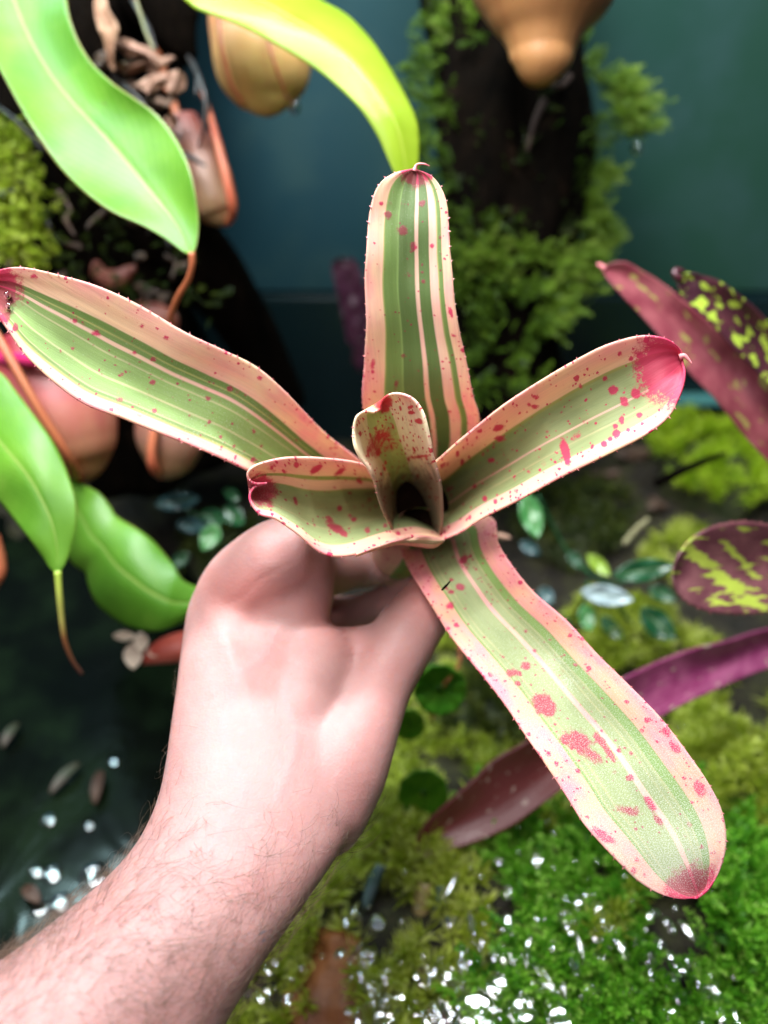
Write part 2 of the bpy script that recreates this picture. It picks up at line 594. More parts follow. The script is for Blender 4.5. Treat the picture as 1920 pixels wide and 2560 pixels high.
def box(name, lo, hi, mat, parent=None, bevel=0.002):
    x0, y0, z0 = lo
    x1, y1, z1 = hi
    v = np.array([(x, y, z) for z in (z0, z1) for y in (y0, y1) for x in (x0, x1)], float)
    f = [(0, 2, 3, 1), (4, 5, 7, 6), (0, 1, 5, 4), (2, 6, 7, 3), (0, 4, 6, 2), (1, 3, 7, 5)]
    o = mesh_obj(name, v, f, mat, parent, smooth=False)
    if bevel:
        b = o.modifiers.new("edge", 'BEVEL')
        b.width = bevel
        b.segments = 2
    return o


wl = box("back_wall", (-0.75, 0.752, 0.155), (0.8, 0.79, 0.95), M_WALL)
tag(wl, "blue green painted panel standing behind the plants", kind="structure")
M_LOW = simple_mat("lower_wall_shade", (0.004, 0.013, 0.016), (0.006, 0.016, 0.017), 8, 0.25, 0.1)  # shade on the lower wall put into a near-black colour
wl2 = box("lower_wall", (-0.75, 0.742, -0.06), (0.8, 0.79, 0.153), M_LOW)
tag(wl2, "lower part of the back wall below the seam, shade painted into its colour", kind="structure")
M_LIP = simple_mat("wall_ledge_plastic", (0.10, 0.30, 0.27), (0.06, 0.20, 0.20), 20, 0.2, 0.1)
wl3 = box("wall_ledge", (0.16, 0.722, 0.046), (0.8, 0.741, 0.052), M_LIP, bevel=0.001)
tag(wl3, "thin turquoise lip along the foot of the wall at right", kind="structure")

# ------------------------------------------------------------------ the held bromeliad
base = P(1040, 1330, 0.345)
bro = thing("bromeliad", base, "variegated bromeliad with cream pink margins and red spots held up by the hand", "bromeliad")

# leaf A: upright top leaf
LA = [(1030, 1290), (960, 1160), (909, 1024), (911, 904), (916, 814), (912, 705), (916, 633), (921, 554), (929, 507), (941, 472), (959, 449), (984, 434), (1010, 427), (1037, 423)]
RA = [(1090, 1290), (1170, 1180), (1198, 1060), (1182, 988), (1166, 904), (1149, 832), (1137, 760), (1131, 687), (1126, 633), (1123, 575), (1119, 521), (1111, 488), (1096, 459), (1073, 436), (1037, 423)]
ribbon("leaf", bro, LA, RA, [0.390, 0.345, 0.304, 0.289, 0.282, 0.279, 0.280], MAT_A, sag=(0.010, 0.010, 0.007, 0.005, 0.004, 0.003, 0.0), red_tip=((1040, 420), 62), dens=(0.55, 0.42, 0.20, 0.12, 0.15, 0.2),
       dens_margin=0.22, pink=(1, 0.9, 0.5, 0.35, 0.6), paints=[(1005, 577, 15, 13, 0, .85), (1033, 616, 10, 14, 0, .85), (1055, 510, 10, 9, 0, .8), (970, 538, 12, 12, 0, .8), (1020, 690, 20, 12, 0, .45), (1128, 780, 5, 16, -15, .9), (930, 910, 8, 16, 15, .8),
                                                     (990, 960, 8, 18, 15, .7), (1007, 888, 7, 7, 0, .7)], bloom=(0, 0, 0.1, 0.25, 0.3))
A_tip = [(1036, 428, 0.2800), (1040, 415, 0.2795), (1046, 410, 0.279), (1060, 410, 0.2785), (1074, 415, 0.279)]
pxtube("tip_spine", A_tip, [7, 4, 3, 2.4, 1.2], M_SPINE, bro, 20)

# leaf B: long upper-left leaf
LB = [(1040, 1300), (985, 1225), (894, 1147), (810, 1080), (709, 976), (637, 915), (550, 872), (463, 831), (347, 762), (237, 713), (133, 684), (58, 669), (5, 673), (-28, 690), (-44, 715)]
RB = [(1000, 1320), (930, 1300), (760, 1240), (619, 1176), (521, 1132), (405, 1086), (307, 1046), (214, 1011), (139, 959), (64, 889), (23, 831), (-5, 790), (-30, 750), (-44, 715)]
ribbon("leaf", bro, LB, RB, [0.385, 0.330, 0.296, 0.284, 0.277, 0.272, 0.268], MAT_B, sag=(0.012, 0.014, 0.011, 0.009, 0.008, 0.006, 0.002), red_tip=((-15, 722), 90), dens=(0.4, 0.25, 0.16, 0.14, 0.18, 0.25),
       dens_margin=0.30, pink=(1, 1, 0.6, 0.25, 0.35), paints=[(10, 795, 14, 20, 60, .9), (38, 820, 8, 14, 20, .85), (240, 832, 13, 11, 0, .75), (383, 897, 10, 9, 0, .7), (382, 956, 7, 7, 0, 1.0), (520, 996, 7, 7, 0, 1.0), (415, 843, 10, 8, 0, .8), (355, 815, 9, 7, 0, .7), (650, 944, 8, 7, 0, .8), (85, 690, 12, 9, 0, .7), (300, 1000, 14, 10, 30, .6)],
       bloom=(0.0, 0.3, 0.4, 0.3, 0.2, 0.2))

# leaf C: right leaf with red tip
LC = [(1066, 1172), (1091, 1153), (1164, 1089), (1269, 1006), (1380, 935), (1484, 877), (1558, 849), (1613, 839), (1662, 846), (1690, 862), (1702, 878), (1704, 898)]
RC = [(1104, 1350), (1130, 1340), (1158, 1327), (1207, 1295), (1293, 1252), (1392, 1199), (1503, 1144), (1607, 1092), (1669, 1046), (1699, 993), (1712, 944), (1704, 898)]
ribbon("leaf", bro, LC, RC, [0.302, 0.293, 0.283, 0.275, 0.268, 0.262, 0.260, 0.264], MAT_C, sag=(0.060, 0.040, 0.024, 0.016, 0.012, 0.010, 0.006, 0.002), skew=0.42, red_tip=((1690, 915), 135), dens=(0.65, 0.62, 0.45, 0.32, 0.32, 0.45, 0.6),
       dens_margin=0.1, pink=(0.5, 0.35, 0.2, 0.2, 0.9), paints=[(1415, 1130, 10, 30, -12, 1.2), (1440, 1092, 20, 12, -25, .6), (1534, 975, 13, 11, 0, 1.0), (1512, 945, 9, 8, 0, .8), (1562, 1005, 11, 13, 0, .9), (1590, 985, 14, 14, 0, .9), (1542, 1087, 9, 11, 20, 1.0), (1555, 1052, 7, 14, 0, .9), (1336, 1015, 13, 8, 0, .7), (1338, 990, 9, 6, 0, .8), (1245, 1068, 14, 8, -20, 1), (1250, 1095, 16, 9, 0, .8), (1198, 1076, 8, 5, 0, .9), (1230, 1150, 10, 9, 0, .8), (1600, 1040, 10, 10, 0, .8), (1620, 890, 50, 30, 0, .55)])
pxtube("tip_spine", [(1698, 893, 0.2635), (1710, 890, 0.263), (1720, 897, 0.2625), (1730, 909, 0.262)], [9, 7, 4, 1.2], M_SPINE, bro, 16)

# leaf D: long lower-right leaf
LD = [(1060, 1300), (1010, 1335), (1000, 1363), (1021, 1420), (1078, 1513), (1130, 1596), (1207, 1690), (1259, 1757), (1311, 1835), (1358, 1902), (1415, 1990), (1456, 2055), (1498, 2104), (1550, 2159), (1596, 2203), (1648, 2234), (1700, 2247), (1745, 2243)]
RD = [(1110, 1290), (1190, 1290), (1236, 1300), (1247, 1358), (1285, 1420), (1337, 1482), (1415, 1550), (1492, 1633), (1544, 1684), (1612, 1752), (1664, 1809), (1715, 1876), (1772, 1959), (1806, 2032), (1815, 2109), (1800, 2172), (1776, 2218), (1745, 2243)]
ribbon("leaf", bro, LD, RD, [0.376, 0.314, 0.300, 0.291, 0.282, 0.274, 0.268, 0.265, 0.268], MAT_D, sag=(0.010, 0.006, 0.007, 0.007, 0.006, 0.006, 0.005, 0.004, 0.001), tilt=(0, -0.004, -0.002, 0.002, 0.004, 0.004, 0), red_tip=((1735, 2240), 105), dens=(0.35, 0.3, 0.2, 0.15, 0.12, 0.12, 0.2),
       dens_margin=0.55, pink=(1.3, 1.3, 1.2, 1.2, 1.0, 0.9, 1.0), nv=190,
       paints=[(1315, 1665, 14, 12, 0, .85), (1282, 1682, 22, 12, -20, .7), (1360, 1762, 34, 26, 40, .95), (1372, 1775, 16, 20, 0, 1.0), (1445, 1855, 42, 30, 35, .8), (1480, 1890, 34, 20, 30, .7), (1415, 1850, 16, 18, 60, .9), (1500, 1852, 9, 24, -35, 1.0), (1525, 1885, 8, 24, -30, 1.0), (1572, 1945, 11, 9, 0, 1.0),
               (1570, 2025, 40, 16, 10, .68), (1625, 2010, 9, 24, -35, 1.0), (1645, 2050, 8, 26, -35, .9), (1160, 1400, 9, 14, 20, 1), (1178, 1392, 6, 6, 0, .9), (1150, 1468, 12, 9, 0, 1), (1127, 1480, 9, 6, 0, .9), (1125, 1515, 12, 12, 0, .8), (1345, 1895, 9, 26, -35, 1.0), (1370, 1885, 8, 8, 0, .8), (1390, 1910, 7, 9, 0, .9), (1500, 2085, 12, 24, -50, .9), (1520, 2100, 26, 10, 10, .8), (1665, 1830, 16, 10, 40, .8), (1690, 1870, 18, 11, 50, .8), (1750, 1970, 15, 22, -30, .9), (1618, 1800, 8, 8, 0, 1)],
       bloom=(0.1, 0.15, 0.3, 0.5, 0.5, 0.55, 0.6, 0.75, 0.4), blooms=[(1385, 1655, 70, .62), (1420, 1705, 45, .66), (1470, 1860, 60, .52), (1570, 2025, 55, .5)])

# leaf E: short lower-left leaf with hooded tip
LE = [(934, 1198), (922, 1180), (905, 1161), (853, 1150), (810, 1146), (755, 1143), (701, 1146), (654, 1157), (628, 1170), (619, 1186), (626, 1202), (642, 1209), (668, 1208)]
RE = [(1112, 1350), (1063, 1340), (1020, 1344), (994, 1350), (944, 1366), (889, 1385), (846, 1391), (817, 1387), (788, 1372), (755, 1343), (719, 1316), (687, 1296), (651, 1286), (630, 1262), (624, 1240), (634, 1220), (650, 1212), (668, 1208)]
ribbon("leaf", bro, LE, RE, [0.301, 0.291, 0.284, 0.279, 0.275, 0.272, 0.276], MAT_E, sag=(0.085, 0.062, 0.036, 0.024, 0.018, 0.010, 0.002), skew=0.45, red_tip=((650, 1225), 55), dens=(0.6, 0.5, 0.42, 0.36, 0.36, 0.5), dens_margin=0.16,
       pink=(0.3, 0.3, 0.4, 0.7, 1.0), paints=[(838, 1322, 24, 12, 25, .85), (822, 1302, 14, 20, 0, .6), (858, 1335, 14, 9, 30, .9), (848, 1272, 7, 9, 0, .9), (885, 1300, 8, 7, 0, .9), (874, 1291, 6, 5, 0, .8), (680, 1166, 16, 16, 0, .6), (714, 1180, 7, 24, 10, .5), (740, 1160, 7, 8, 0, .9), (790, 1170, 20, 9, -35, .9), (850, 1176, 20, 8, -35, .8), (736, 1254, 7, 16, -15, .7)], bloom=(0, 0.1, 0.3, 0.5))

# leaf F: young centre leaf, a narrow channel standing in the cup
LF = [(1000, 1352), (968, 1300), (947, 1249), (936, 1206), (922, 1173), (900, 1144), (886, 1112), (883, 1079), (889, 1047), (902, 1033), (918, 1030), (935, 1031), (952, 1022)]
RF = [(1098, 1350), (1106, 1300), (1105, 1242), (1101, 1206), (1092, 1170), (1081, 1134), (1074, 1094), (1063, 1047), (1052, 1020), (1034, 998), (1009, 986), (983, 984), (963, 993), (953, 1008), (952, 1022)]
ribbon("leaf", bro, LF, RF, [0.312, 0.294, 0.281, 0.272, 0.268, 0.269, 0.275], MAT_F, sag=(0.080, 0.076, 0.062, 0.040, 0.022, 0.010, 0.001), profp=0.8, skew=0.42, red_tip=((956, 1006), 32), dens=(1.0, 1.0, 1.0, 1.0, 0.95, 0.8), dens_margin=-0.2, pink=(0, 0, 0, 0.1, 0.3), cup_shade=(1, 1, 0.85, 0.45, 0.1, 0, 0, 0),
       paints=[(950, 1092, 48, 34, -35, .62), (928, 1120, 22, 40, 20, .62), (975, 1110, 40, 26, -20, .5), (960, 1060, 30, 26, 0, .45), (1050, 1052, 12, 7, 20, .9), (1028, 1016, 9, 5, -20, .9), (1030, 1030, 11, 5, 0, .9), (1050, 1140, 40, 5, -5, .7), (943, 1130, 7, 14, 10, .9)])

# sheath: the overlapping leaf bases that close the cup and taper to the stem in the fingers
ring_d = 0.300
n = 60
th = np.linspace(0, 2 * np.pi, n, endpoint=False)
rows = []
axis_px = [(1052, 1312, 0.326, 58, 44), (1048, 1316, 0.332, 66, 56), (1040, 1325, 0.338, 72, 66), (1020, 1350, 0.346, 74, 64), (995, 1385, 0.362, 62, 54), (970, 1420, 0.385, 52, 48)]
ax = cr([(a, b, c) for a, b, c, _, _ in axis_px], 26)
rw, rh = interp([a[3] for a in axis_px], 26), interp([a[4] for a in axis_px], 26)
V = []
for k in range(26):
    x = ax[k, 0] + rw[k] * np.cos(th)
    y = ax[k, 1] + rh[k] * np.sin(th)
    V.append(at(x, y, np.full(n, ax[k, 2]) + 0.0016 * np.sin(th * 3)))
V = np.array(V)
st = np.zeros((26, n, 3))
st[:, :, 0] = th[None, :] * 1.3
st[:, :, 1] = np.linspace(0, 6, 26)[:, None]
uv = np.stack([np.tile((th / (2 * np.pi) * 2) % 1, 26), np.repeat(np.linspace(0, 1, 26), n)], 1)
sh = mesh_obj("leaf_sheath", V.reshape(-1, 3), grid_faces(26, n, True), MAT_SH, bro, uv=uv, attrs=dict(red=np.full(26 * n, 0.22), dens=np.full(26 * n, 0.4), pink=np.full(26 * n, 1.0), bloom=np.zeros(26 * n)), vecs=dict(st=st.reshape(-1, 3)))
# bottom of the water cup: dark brown pool closing the tube
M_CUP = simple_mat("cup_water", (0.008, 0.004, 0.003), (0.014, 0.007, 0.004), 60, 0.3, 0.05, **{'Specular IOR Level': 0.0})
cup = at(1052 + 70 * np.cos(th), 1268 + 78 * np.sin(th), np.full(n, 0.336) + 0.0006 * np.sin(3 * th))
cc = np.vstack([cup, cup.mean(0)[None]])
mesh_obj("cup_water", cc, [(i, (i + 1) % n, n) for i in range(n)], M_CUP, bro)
# outer lip: outside of the folded leaf base below the cup
LL = [(1111, 1349), (1063, 1340), (1020, 1344), (994, 1350), (944, 1366), (889, 1386)]
RL = [(1108, 1353), (1085, 1368), (1050, 1366), (1000, 1360), (950, 1370), (889, 1390)]
LIPM = leaf_mat("leaf_lip_blush", [(0.35, CREAM), (0.42, G4), (0.5, PALE), (0.58, G4), (1, CREAM)], green_dull=0.2)
ribbon("leaf_sheath", bro, LL, RL, [0.303, 0.299, 0.295, 0.288, 0.281], LIPM, sag=(-0.002, -0.003, -0.002, 0), tilt=(0.004, 0.010, 0.010, 0.002), nv=60, nu=12, dens=(0.3, 0.2), pink=(0.9, 0.9), spines=False)

# ------------------------------------------------------------------ the hand and arm
m = NT("skin")
o_ = m.obj()
big = m.noise(o_, 18, 4, 0.5)
c_ = m.mix(m.step(big, 0.3, 0.7), (0.335, 0.172, 0.158), (0.40, 0.222, 0.204))
c_ = m.mix(m.math('MULTIPLY', m.step(m.noise(o_, 42, 4), 0.45, 0.75), 0.5), c_, (0.38, 0.16, 0.145))
mot = m.noise(o_, 260, 3, 0.6)
c_ = m.mix(m.math('MULTIPLY', m.step(mot, 0.45, 0.75), 0.16), c_, (0.45, 0.29, 0.255))
frk_d, frk_c = m.voro(o_, 120)
fs_ = m.n('ShaderNodeSeparateColor')
m.set(fs_.inputs[0], frk_c)
fr = m.math('MULTIPLY', m.math('SUBTRACT', 1.0, m.step(frk_d, 0.03, 0.10)), m.step(fs_.outputs[0], 0.90, 0.95))
c_ = m.mix(m.math('MULTIPLY', fr, 0.35), c_, (0.36, 0.16, 0.11))
kn = m.attr("flush")
c_ = m.mix(m.math('MULTIPLY', kn, 0.55), c_, (0.66, 0.24, 0.21))
c_ = m.mix(m.math('MULTIPLY', m.attr('vein'), 0.10), c_, (0.30, 0.22, 0.25))
ink = m.attr("ink")
c_ = m.mix(m.math('MULTIPLY', m.step(m.math('ADD', ink, m.math('MULTIPLY', m.math('SUBTRACT', mot, .5), .5)), 0.35, 0.6), 0.6), c_, (0.10, 0.14, 0.20))
m.base(c_, 0.52, **{'Subsurface Weight': 0.6, 'Subsurface Scale': 0.006, 'Specular IOR Level': 0.35})
m.b.inputs['Subsurface Radius'].default_value = (1.0, 0.35, 0.2)
cre = m.noise(m.mapping(o_, (1.0, 3.0, 2.2)), 130, 4, 0.6)
vd_, _c = m.voro(o_, 900)
m.bump(m.math('ADD', m.math('MULTIPLY', cre, 0.9), m.math('ADD', m.math('MULTIPLY', vd_, 0.35), m.math('MULTIPLY', m.attr("crease"), -1.2))), 0.24, 0.0010)
M_SKIN = m.m


def loft_data(st_, seg=28):
    """stations (Lx,Ly,Rx,Ry,d,thick_ratio,shift) -> closed tube of elliptical sections facing the lens"""
    a = np.array(st_, float)
    n_ = 60
    s = np.linspace(0, 1, len(a))
    t = np.linspace(0, 1, n_)
    q = cr(np.c_[a[:, :2], a[:, 2:]], n_) if False else np.stack([np.interp(t, s, a[:, k]) for k in range(a.shape[1])], 1)
    for k in range(a.shape[1]):   # light smoothing
        for _ in range(3):
            q[1:-1, k] = 0.25 * q[:-2, k] + 0.5 * q[1:-1, k] + 0.25 * q[2:, k]
    Lp = at(q[:, 0], q[:, 1], q[:, 4] + q[:, 6])
    Rp = at(q[:, 2], q[:, 3], q[:, 4] - q[:, 6])
    c = (Lp + Rp) / 2
    hw = (Rp - Lp) / 2
    vdir = norm(c - CAM)
    th_ = np.linspace(0, 2 * np.pi, seg, endpoint=False)
    r = np.linalg.norm(hw, axis=1)[:, None] * q[:, 5:6]
    ring = c[:, None, :] + np.cos(th_)[None, :, None] * hw[:, None, :] + np.sin(th_)[None, :, None] * (vdir * r)[:, None, :]
    f = [tuple(x) for x in grid_faces(n_, seg, True)] + [tuple(range(seg))[::-1], tuple((n_ - 1) * seg + k for k in range(seg))]
    return ring.reshape(-1, 3), f


def finger(pl, rmm, n_=26, seg=16):
    c = cr(pl, n_)
    p = at(c[:, 0], c[:, 1], c[:, 2])
    r = interp(rmm, n_) / 1000
    # round both ends
    t0 = norm(p[1] - p[0]); t1 = norm(p[-1] - p[-2])
    k = np.array([0.98, 0.8, 0.45])
    pre = [p[0] - t0 * r[0] * kk for kk in k]
    pre_r = [r[0] * math.sqrt(max(1 - kk * kk, 0.02)) for kk in k]
    post = [p[-1] + t1 * r[-1] * kk for kk in k[::-1]]
    post_r = [r[-1] * math.sqrt(max(1 - kk * kk, 0.02)) for kk in k[::-1]]
    v, f, _ = tube_data(np.vstack([pre, p, post]), np.r_[pre_r, r, post_r], seg)
    return v, f


def blob(x, y, d, rx_, ry_, rz_):
    """ellipsoid, radii in mm along image x, image y, depth"""
    u_, v_ = np.meshgrid(np.linspace(0, 2 * np.pi, 18, endpoint=False), np.linspace(0.02, np.pi - 0.02, 12))
    c = P(x, y, d)
    p = c + (rx_ / 1000 * np.cos(u_) * np.sin(v_))[..., None] * RX + (ry_ / 1000 * np.sin(u_) * np.sin(v_))[..., None] * UP + (rz_ / 1000 * np.cos(v_))[..., None] * FW
    f = [tuple(x) for x in grid_faces(12, 18, True)] + [tuple(range(18))[::-1], tuple(11 * 18 + k for k in range(18))]
    return p.reshape(-1, 3), f


arm = loft_data([(-420, 2640, 380, 3050, 0.222, 0.72, 0.0), (-180, 2500, 480, 2780, 0.228, 0.72, 0.0), (0, 2404, 556, 2570, 0.236, 0.72, 0.0), (145, 2294, 650, 2420, 0.246, 0.72, 0.0), (272, 2190, 728, 2310, 0.256, 0.70, 0.0), (350, 2098, 790, 2222, 0.265, 0.68, 0.0),
                 (396, 1995, 858, 2122, 0.276, 0.62, 0.0), (415, 1890, 900, 2030, 0.286, 0.58, 0.0), (430, 1780, 920, 1930, 0.298, 0.54, 0.0), (445, 1670, 915, 1830, 0.309, 0.52, 0.0), (456, 1580, 890, 1720, 0.318, 0.50, 0.0), (463, 1520, 862, 1630, 0.326, 0.50, 0.0), (490, 1462, 830, 1560, 0.334, 0.46, 0.0), (560, 1420, 800, 1500, 0.345, 0.40, 0.0)])
pieces = [arm,
          # thumb: root, joint, tip under the lowest leaf
          finger([(800, 2020, 0.290), (880, 1860, 0.300), (945, 1720, 0.312), (1015, 1585, 0.322), (1072, 1508, 0.330), (1108, 1440, 0.342), (1120, 1400, 0.352)], [18.5, 18.5, 15.5, 13.2, 14.2, 12.5, 9.0]),
          blob(690, 1490, 0.321, 15, 15, 9),
          finger([(700, 1850, 0.301), (765, 1750, 0.307), (805, 1650, 0.317)], [16, 17, 14.5]),
          # web of skin between thumb and forefinger
          finger([(760, 1640, 0.322), (850, 1640, 0.326), (930, 1640, 0.322)], [15, 12, 13]),
          # forefinger
          finger([(585, 1600, 0.322), (585, 1500, 0.330), (660, 1420, 0.322), (728, 1378, 0.318), (752, 1405, 0.330), (800, 1430, 0.348), (880, 1420, 0.366), (960, 1395, 0.372)], [17, 17.0, 17.5, 16.5, 15.0, 12, 9.5, 8]),
          finger([(730, 1560, 0.328), (745, 1470, 0.328), (730, 1400, 0.326)], [15, 15.5, 15]),
          # second metacarpal ridge
          finger([(545, 1560, 0.316), (600, 1700, 0.300), (650, 1850, 0.285)], [7.5, 7.5, 6.5]),
          # middle, ring and little finger curled behind round the stem
          finger([(640, 1500, 0.358), (760, 1420, 0.378), (860, 1425, 0.376), (950, 1420, 0.370), (1010, 1395, 0.362)], [11, 11, 9.6, 9.0, 7.5]),
          finger([(640, 1560, 0.376), (780, 1530, 0.394), (880, 1535, 0.392), (970, 1500, 0.384), (1020, 1450, 0.374)], [10, 10, 9.2, 8.8, 7.5]),
          finger([(630, 1640, 0.386), (780, 1620, 0.408), (890, 1620, 0.406), (980, 1570, 0.396), (1020, 1520, 0.388)], [9, 9, 8, 7.6, 6.5])]
V, F = merge(pieces)
tmp = mesh_obj("hand_draft", V, F, M_SKIN, None, loc=(0, 0, 0))
rm = tmp.modifiers.new("remesh", 'REMESH')
rm.mode = 'VOXEL'
rm.voxel_size = 0.0013
sm = tmp.modifiers.new("smooth", 'SMOOTH')
sm.factor = 0.5
sm.iterations = 36
dg = bpy.context.evaluated_depsgraph_get()
ev = tmp.evaluated_get(dg)
me = bpy.data.meshes.new_from_object(ev)
bpy.data.objects.remove(tmp, do_unlink=True)
nvs = len(me.vertices)
hv = np.zeros(nvs * 3, np.float32)
me.vertices.foreach_get("co", hv)
hv = hv.reshape(-1, 3).astype(float)
hn = np.zeros(nvs * 3, np.float32)
me.vertices.foreach_get("normal", hn)
hn = hn.reshape(-1, 3)
hx, hy = topx(hv)


def field(spots):
    f = np.zeros(nvs)
    for (x, y, a, b, ang, k) in spots:
        ca, sa = math.cos(math.radians(ang)), math.sin(math.radians(ang))
        dx, dy = hx - x, hy - y
        f = np.maximum(f, k * np.exp(-((dx * ca + dy * sa) / a) ** 2 - ((-dx * sa + dy * ca) / b) ** 2))
    return f


front = (hn @ (-FW)) > -0.2
flush = field([(620, 1480, 90, 60, -20, 1.0), (545, 1500, 40, 90, 0, .6), (830, 1560, 110, 50, 35, .6), (740, 1390, 110, 60, 0, .45), (1080, 1480, 80, 70, 0, .8), (950, 1800, 90, 200, 20, .25)])
ink = field([(655, 2332, 20, 5, -35, .8), (664, 2348, 20, 5, -35, .8), (680, 2340, 6, 14, 20, .7)]) * front
crs = np.zeros(nvs)
for k in range(11):   # knuckle folds
    x0, y0 = 590 + 9 * k, 1500 - 7 * k
    crs = np.maximum(crs, field([(x0 + rng.uniform(-6, 6), y0, 34, 2.6, -25 + rng.uniform(-14, 14), rng.uniform(.3, .8))]))
for k in range(6):   # folds of the thumb web
    crs = np.maximum(crs, field([(850 + 10 * k, 1590 + 12 * k, 80, 3.0, -35 + 5 * k, rng.uniform(.2, .5))]))
for k in range(5):
    crs = np.maximum(crs, field([(560 + 60 * k, 2040 + 20 * k, 70, 3.0, 15 + rng.uniform(-8, 8), .25)]))
vein = np.zeros(nvs)
for pth in ([(600, 1960), (560, 1820), (585, 1690), (560, 1580)], [(690, 2000), (740, 1860), (715, 1720), (760, 1630)], [(585, 1690), (660, 1640), (700, 1560)], [(520, 2120), (600, 2000), (610, 1950)]):
    q = cr(np.array(pth, float), 40)
    for a_, b_ in q:
        vein = np.maximum(vein, np.exp(-((hx - a_) ** 2 + (hy - b_) ** 2) / 12.0 ** 2))
vein *= front
hv2 = hv - hn * (crs * 0.00038)[:, None] + hn * (vein * 0.0002)[:, None]
org = np.array(P(600, 2100, 0.28))
me.vertices.foreach_set("co", (hv2 - org).astype(np.float32).ravel())
for nm, arr in (("flush", flush), ("ink", ink), ("crease", crs), ("vein", vein)):
    a = me.attributes.new(nm, 'FLOAT', 'POINT')
    a.data.foreach_set("value", arr.astype(np.float32))
me.polygons.foreach_set("use_smooth", np.ones(len(me.polygons), bool))
me.materials.clear()
me.materials.append(M_SKIN)
me.name = "person"
me.update()
person = bpy.data.objects.new("person", me)
COL.objects.link(person)
person.location = org
tag(person, "bare hairy left forearm and hand gripping the bromeliad by its base", "person")

# arm hair: thin curved tapering tubes rooted in the skin
m = NT("hair_brown")
m.base(m.mix(m.noise(m.obj(), 90), (0.05, 0.028, 0.018), (0.16, 0.085, 0.05)), 0.4)
M_HAIR = m.m
dens_h = np.clip((hy - 1930) / 420, 0, 1) ** 1.3 * np.clip((860 - (hx * 0.62 + (hy - 2000) * 0.42)) / 400, 0.05, 1)
dens_h = dens_h + 0.10 * (hy > 1500) * (hx < 520) * (hy > 1700)
dens_h = dens_h * (hx > -150) * (hy < 2640)
dens_h = dens_h * ((hn @ (-FW)) > -0.55)
pick = rng.choice(nvs, 1700, p=dens_h / dens_h.sum())
ns = 7
hv_, hf_ = [], []
armdir = norm(np.array(P(0, 2480, .236)) - np.array(P(560, 2100, .28)))
for i in pick:
    nrm = hn[i].astype(float)
    tan = armdir - nrm * (armdir @ nrm)
    side = np.cross(nrm, armdir)
    ang = 0.3 + 0.5 * math.sin(hx[i] * 0.011 + hy[i] * 0.007) + rng.normal(0, 0.45)
    d0 = norm(-tan * math.cos(ang) * (1 if rng.random() < 0.72 else -1) + side * math.sin(ang))
    Lh = rng.uniform(0.009, 0.024) * (0.45 + 0.55 * min(1, max(0, (hy[i] - 1950) / 300)))
    curl = rng.normal(0.8, 0.9)
    p = hv2[i].copy()
    dirn = norm(nrm * 0.75 + d0)
    pts = [p]
    for s in range(ns - 1):
        dirn = norm(dirn + (-nrm * 0.16 + np.cross(nrm, dirn) * curl * 0.16))
        p = p + dirn * Lh / (ns - 1)
        if (p - hv2[i]) @ nrm < 0.0002:
            p = p + nrm * 0.0002
        pts.append(p)
    pts = np.array(pts)
    r = np.linspace(0.000050, 0.000012, ns)
    a = norm(np.cross(np.gradient(pts, axis=0), FW + 1e-3))
    b = norm(np.cross(a, np.gradient(pts, axis=0)))
    k = len(hv_) * 3 * ns
    ring = np.stack([pts + r[:, None] * a, pts + r[:, None] * (-0.5 * a + 0.87 * b), pts + r[:, None] * (-0.5 * a - 0.87 * b)], 1)
    hv_.append(ring.reshape(-1, 3))
    hf_.append(grid_faces(ns, 3, True) + k)
ah = mesh_obj("arm_hair", np.vstack(hv_), np.vstack(hf_), M_HAIR, person)
ah["kind"] = "stuff"

# ------------------------------------------------------------------ pitcher plants on the left
m = NT("glossy_green_leaf")
uvn = m.n('ShaderNodeUVMap')
ux, uy, _ = m.sep(uvn.outputs[0])
o_ = m.obj()
c_ = m.mix(m.step(m.noise(o_, 22, 4), 0.35, 0.7), (0.09, 0.26, 0.014), (0.16, 0.37, 0.026))
c_ = m.mix(m.math('MULTIPLY', m.step(m.noise(o_, 70, 4), 0.5, 0.8), 0.3), c_, (0.24, 0.42, 0.05))
du = m.math('ABSOLUTE', m.math('SUBTRACT', ux, 0.5))
c_ = m.mix(m.math('SUBTRACT', 1.0, m.step(du, 0.008, 0.022)), c_, (0.30, 0.42, 0.08))
fleck = m.step(m.noise(o_, 130, 2), 0.74, 0.78)
c_ = m.mix(m.math('MULTIPLY', fleck, 0.5), c_, (0.10, 0.10, 0.02))
vx = m.math('ADD', m.math('MULTIPLY', uy, 22.0), m.math('MULTIPLY', du, 14.0))
vl = m.math('SUBTRACT', 1.0, m.step(m.math('ABSOLUTE', m.math('SUBTRACT', m.math('FRACT', vx), 0.5)), 0.02, 0.14))
c_ = m.mix(m.math('MULTIPLY', vl, 0.16), c_, (0.34, 0.50, 0.10))
c_ = m.mix(m.math('MULTIPLY', m.step(m.math('ADD', du, m.math('MULTIPLY', m.noise(o_, 120, 3), 0.03)), 0.503, 0.513), 0.7), c_, (0.30, 0.16, 0.05))
c_ = m.mix(m.math('MULTIPLY', m.step(m.noise(o_, 38, 5, 0.7), 0.62, 0.72), 0.35), c_, (0.16, 0.20, 0.03))
m.base(c_, 0.42, **{'Coat Weight': 0.18, 'Coat Roughness': 0.34, 'Coat Tint': (0.8, 0.95, 1.0, 1)})
ver = m.noise(m.mapping(uvn.outputs[0], (60, 1.5, 1)), 1.0, 2)
m.bump(m.math('ADD', ver, m.noise(o_, 60, 3)), 0.18, 0.0015)
m.translucent(m.mix(0.3, c_, (0.4, 0.6, 0.03)), 0.42)
M_GLEAF = m.m

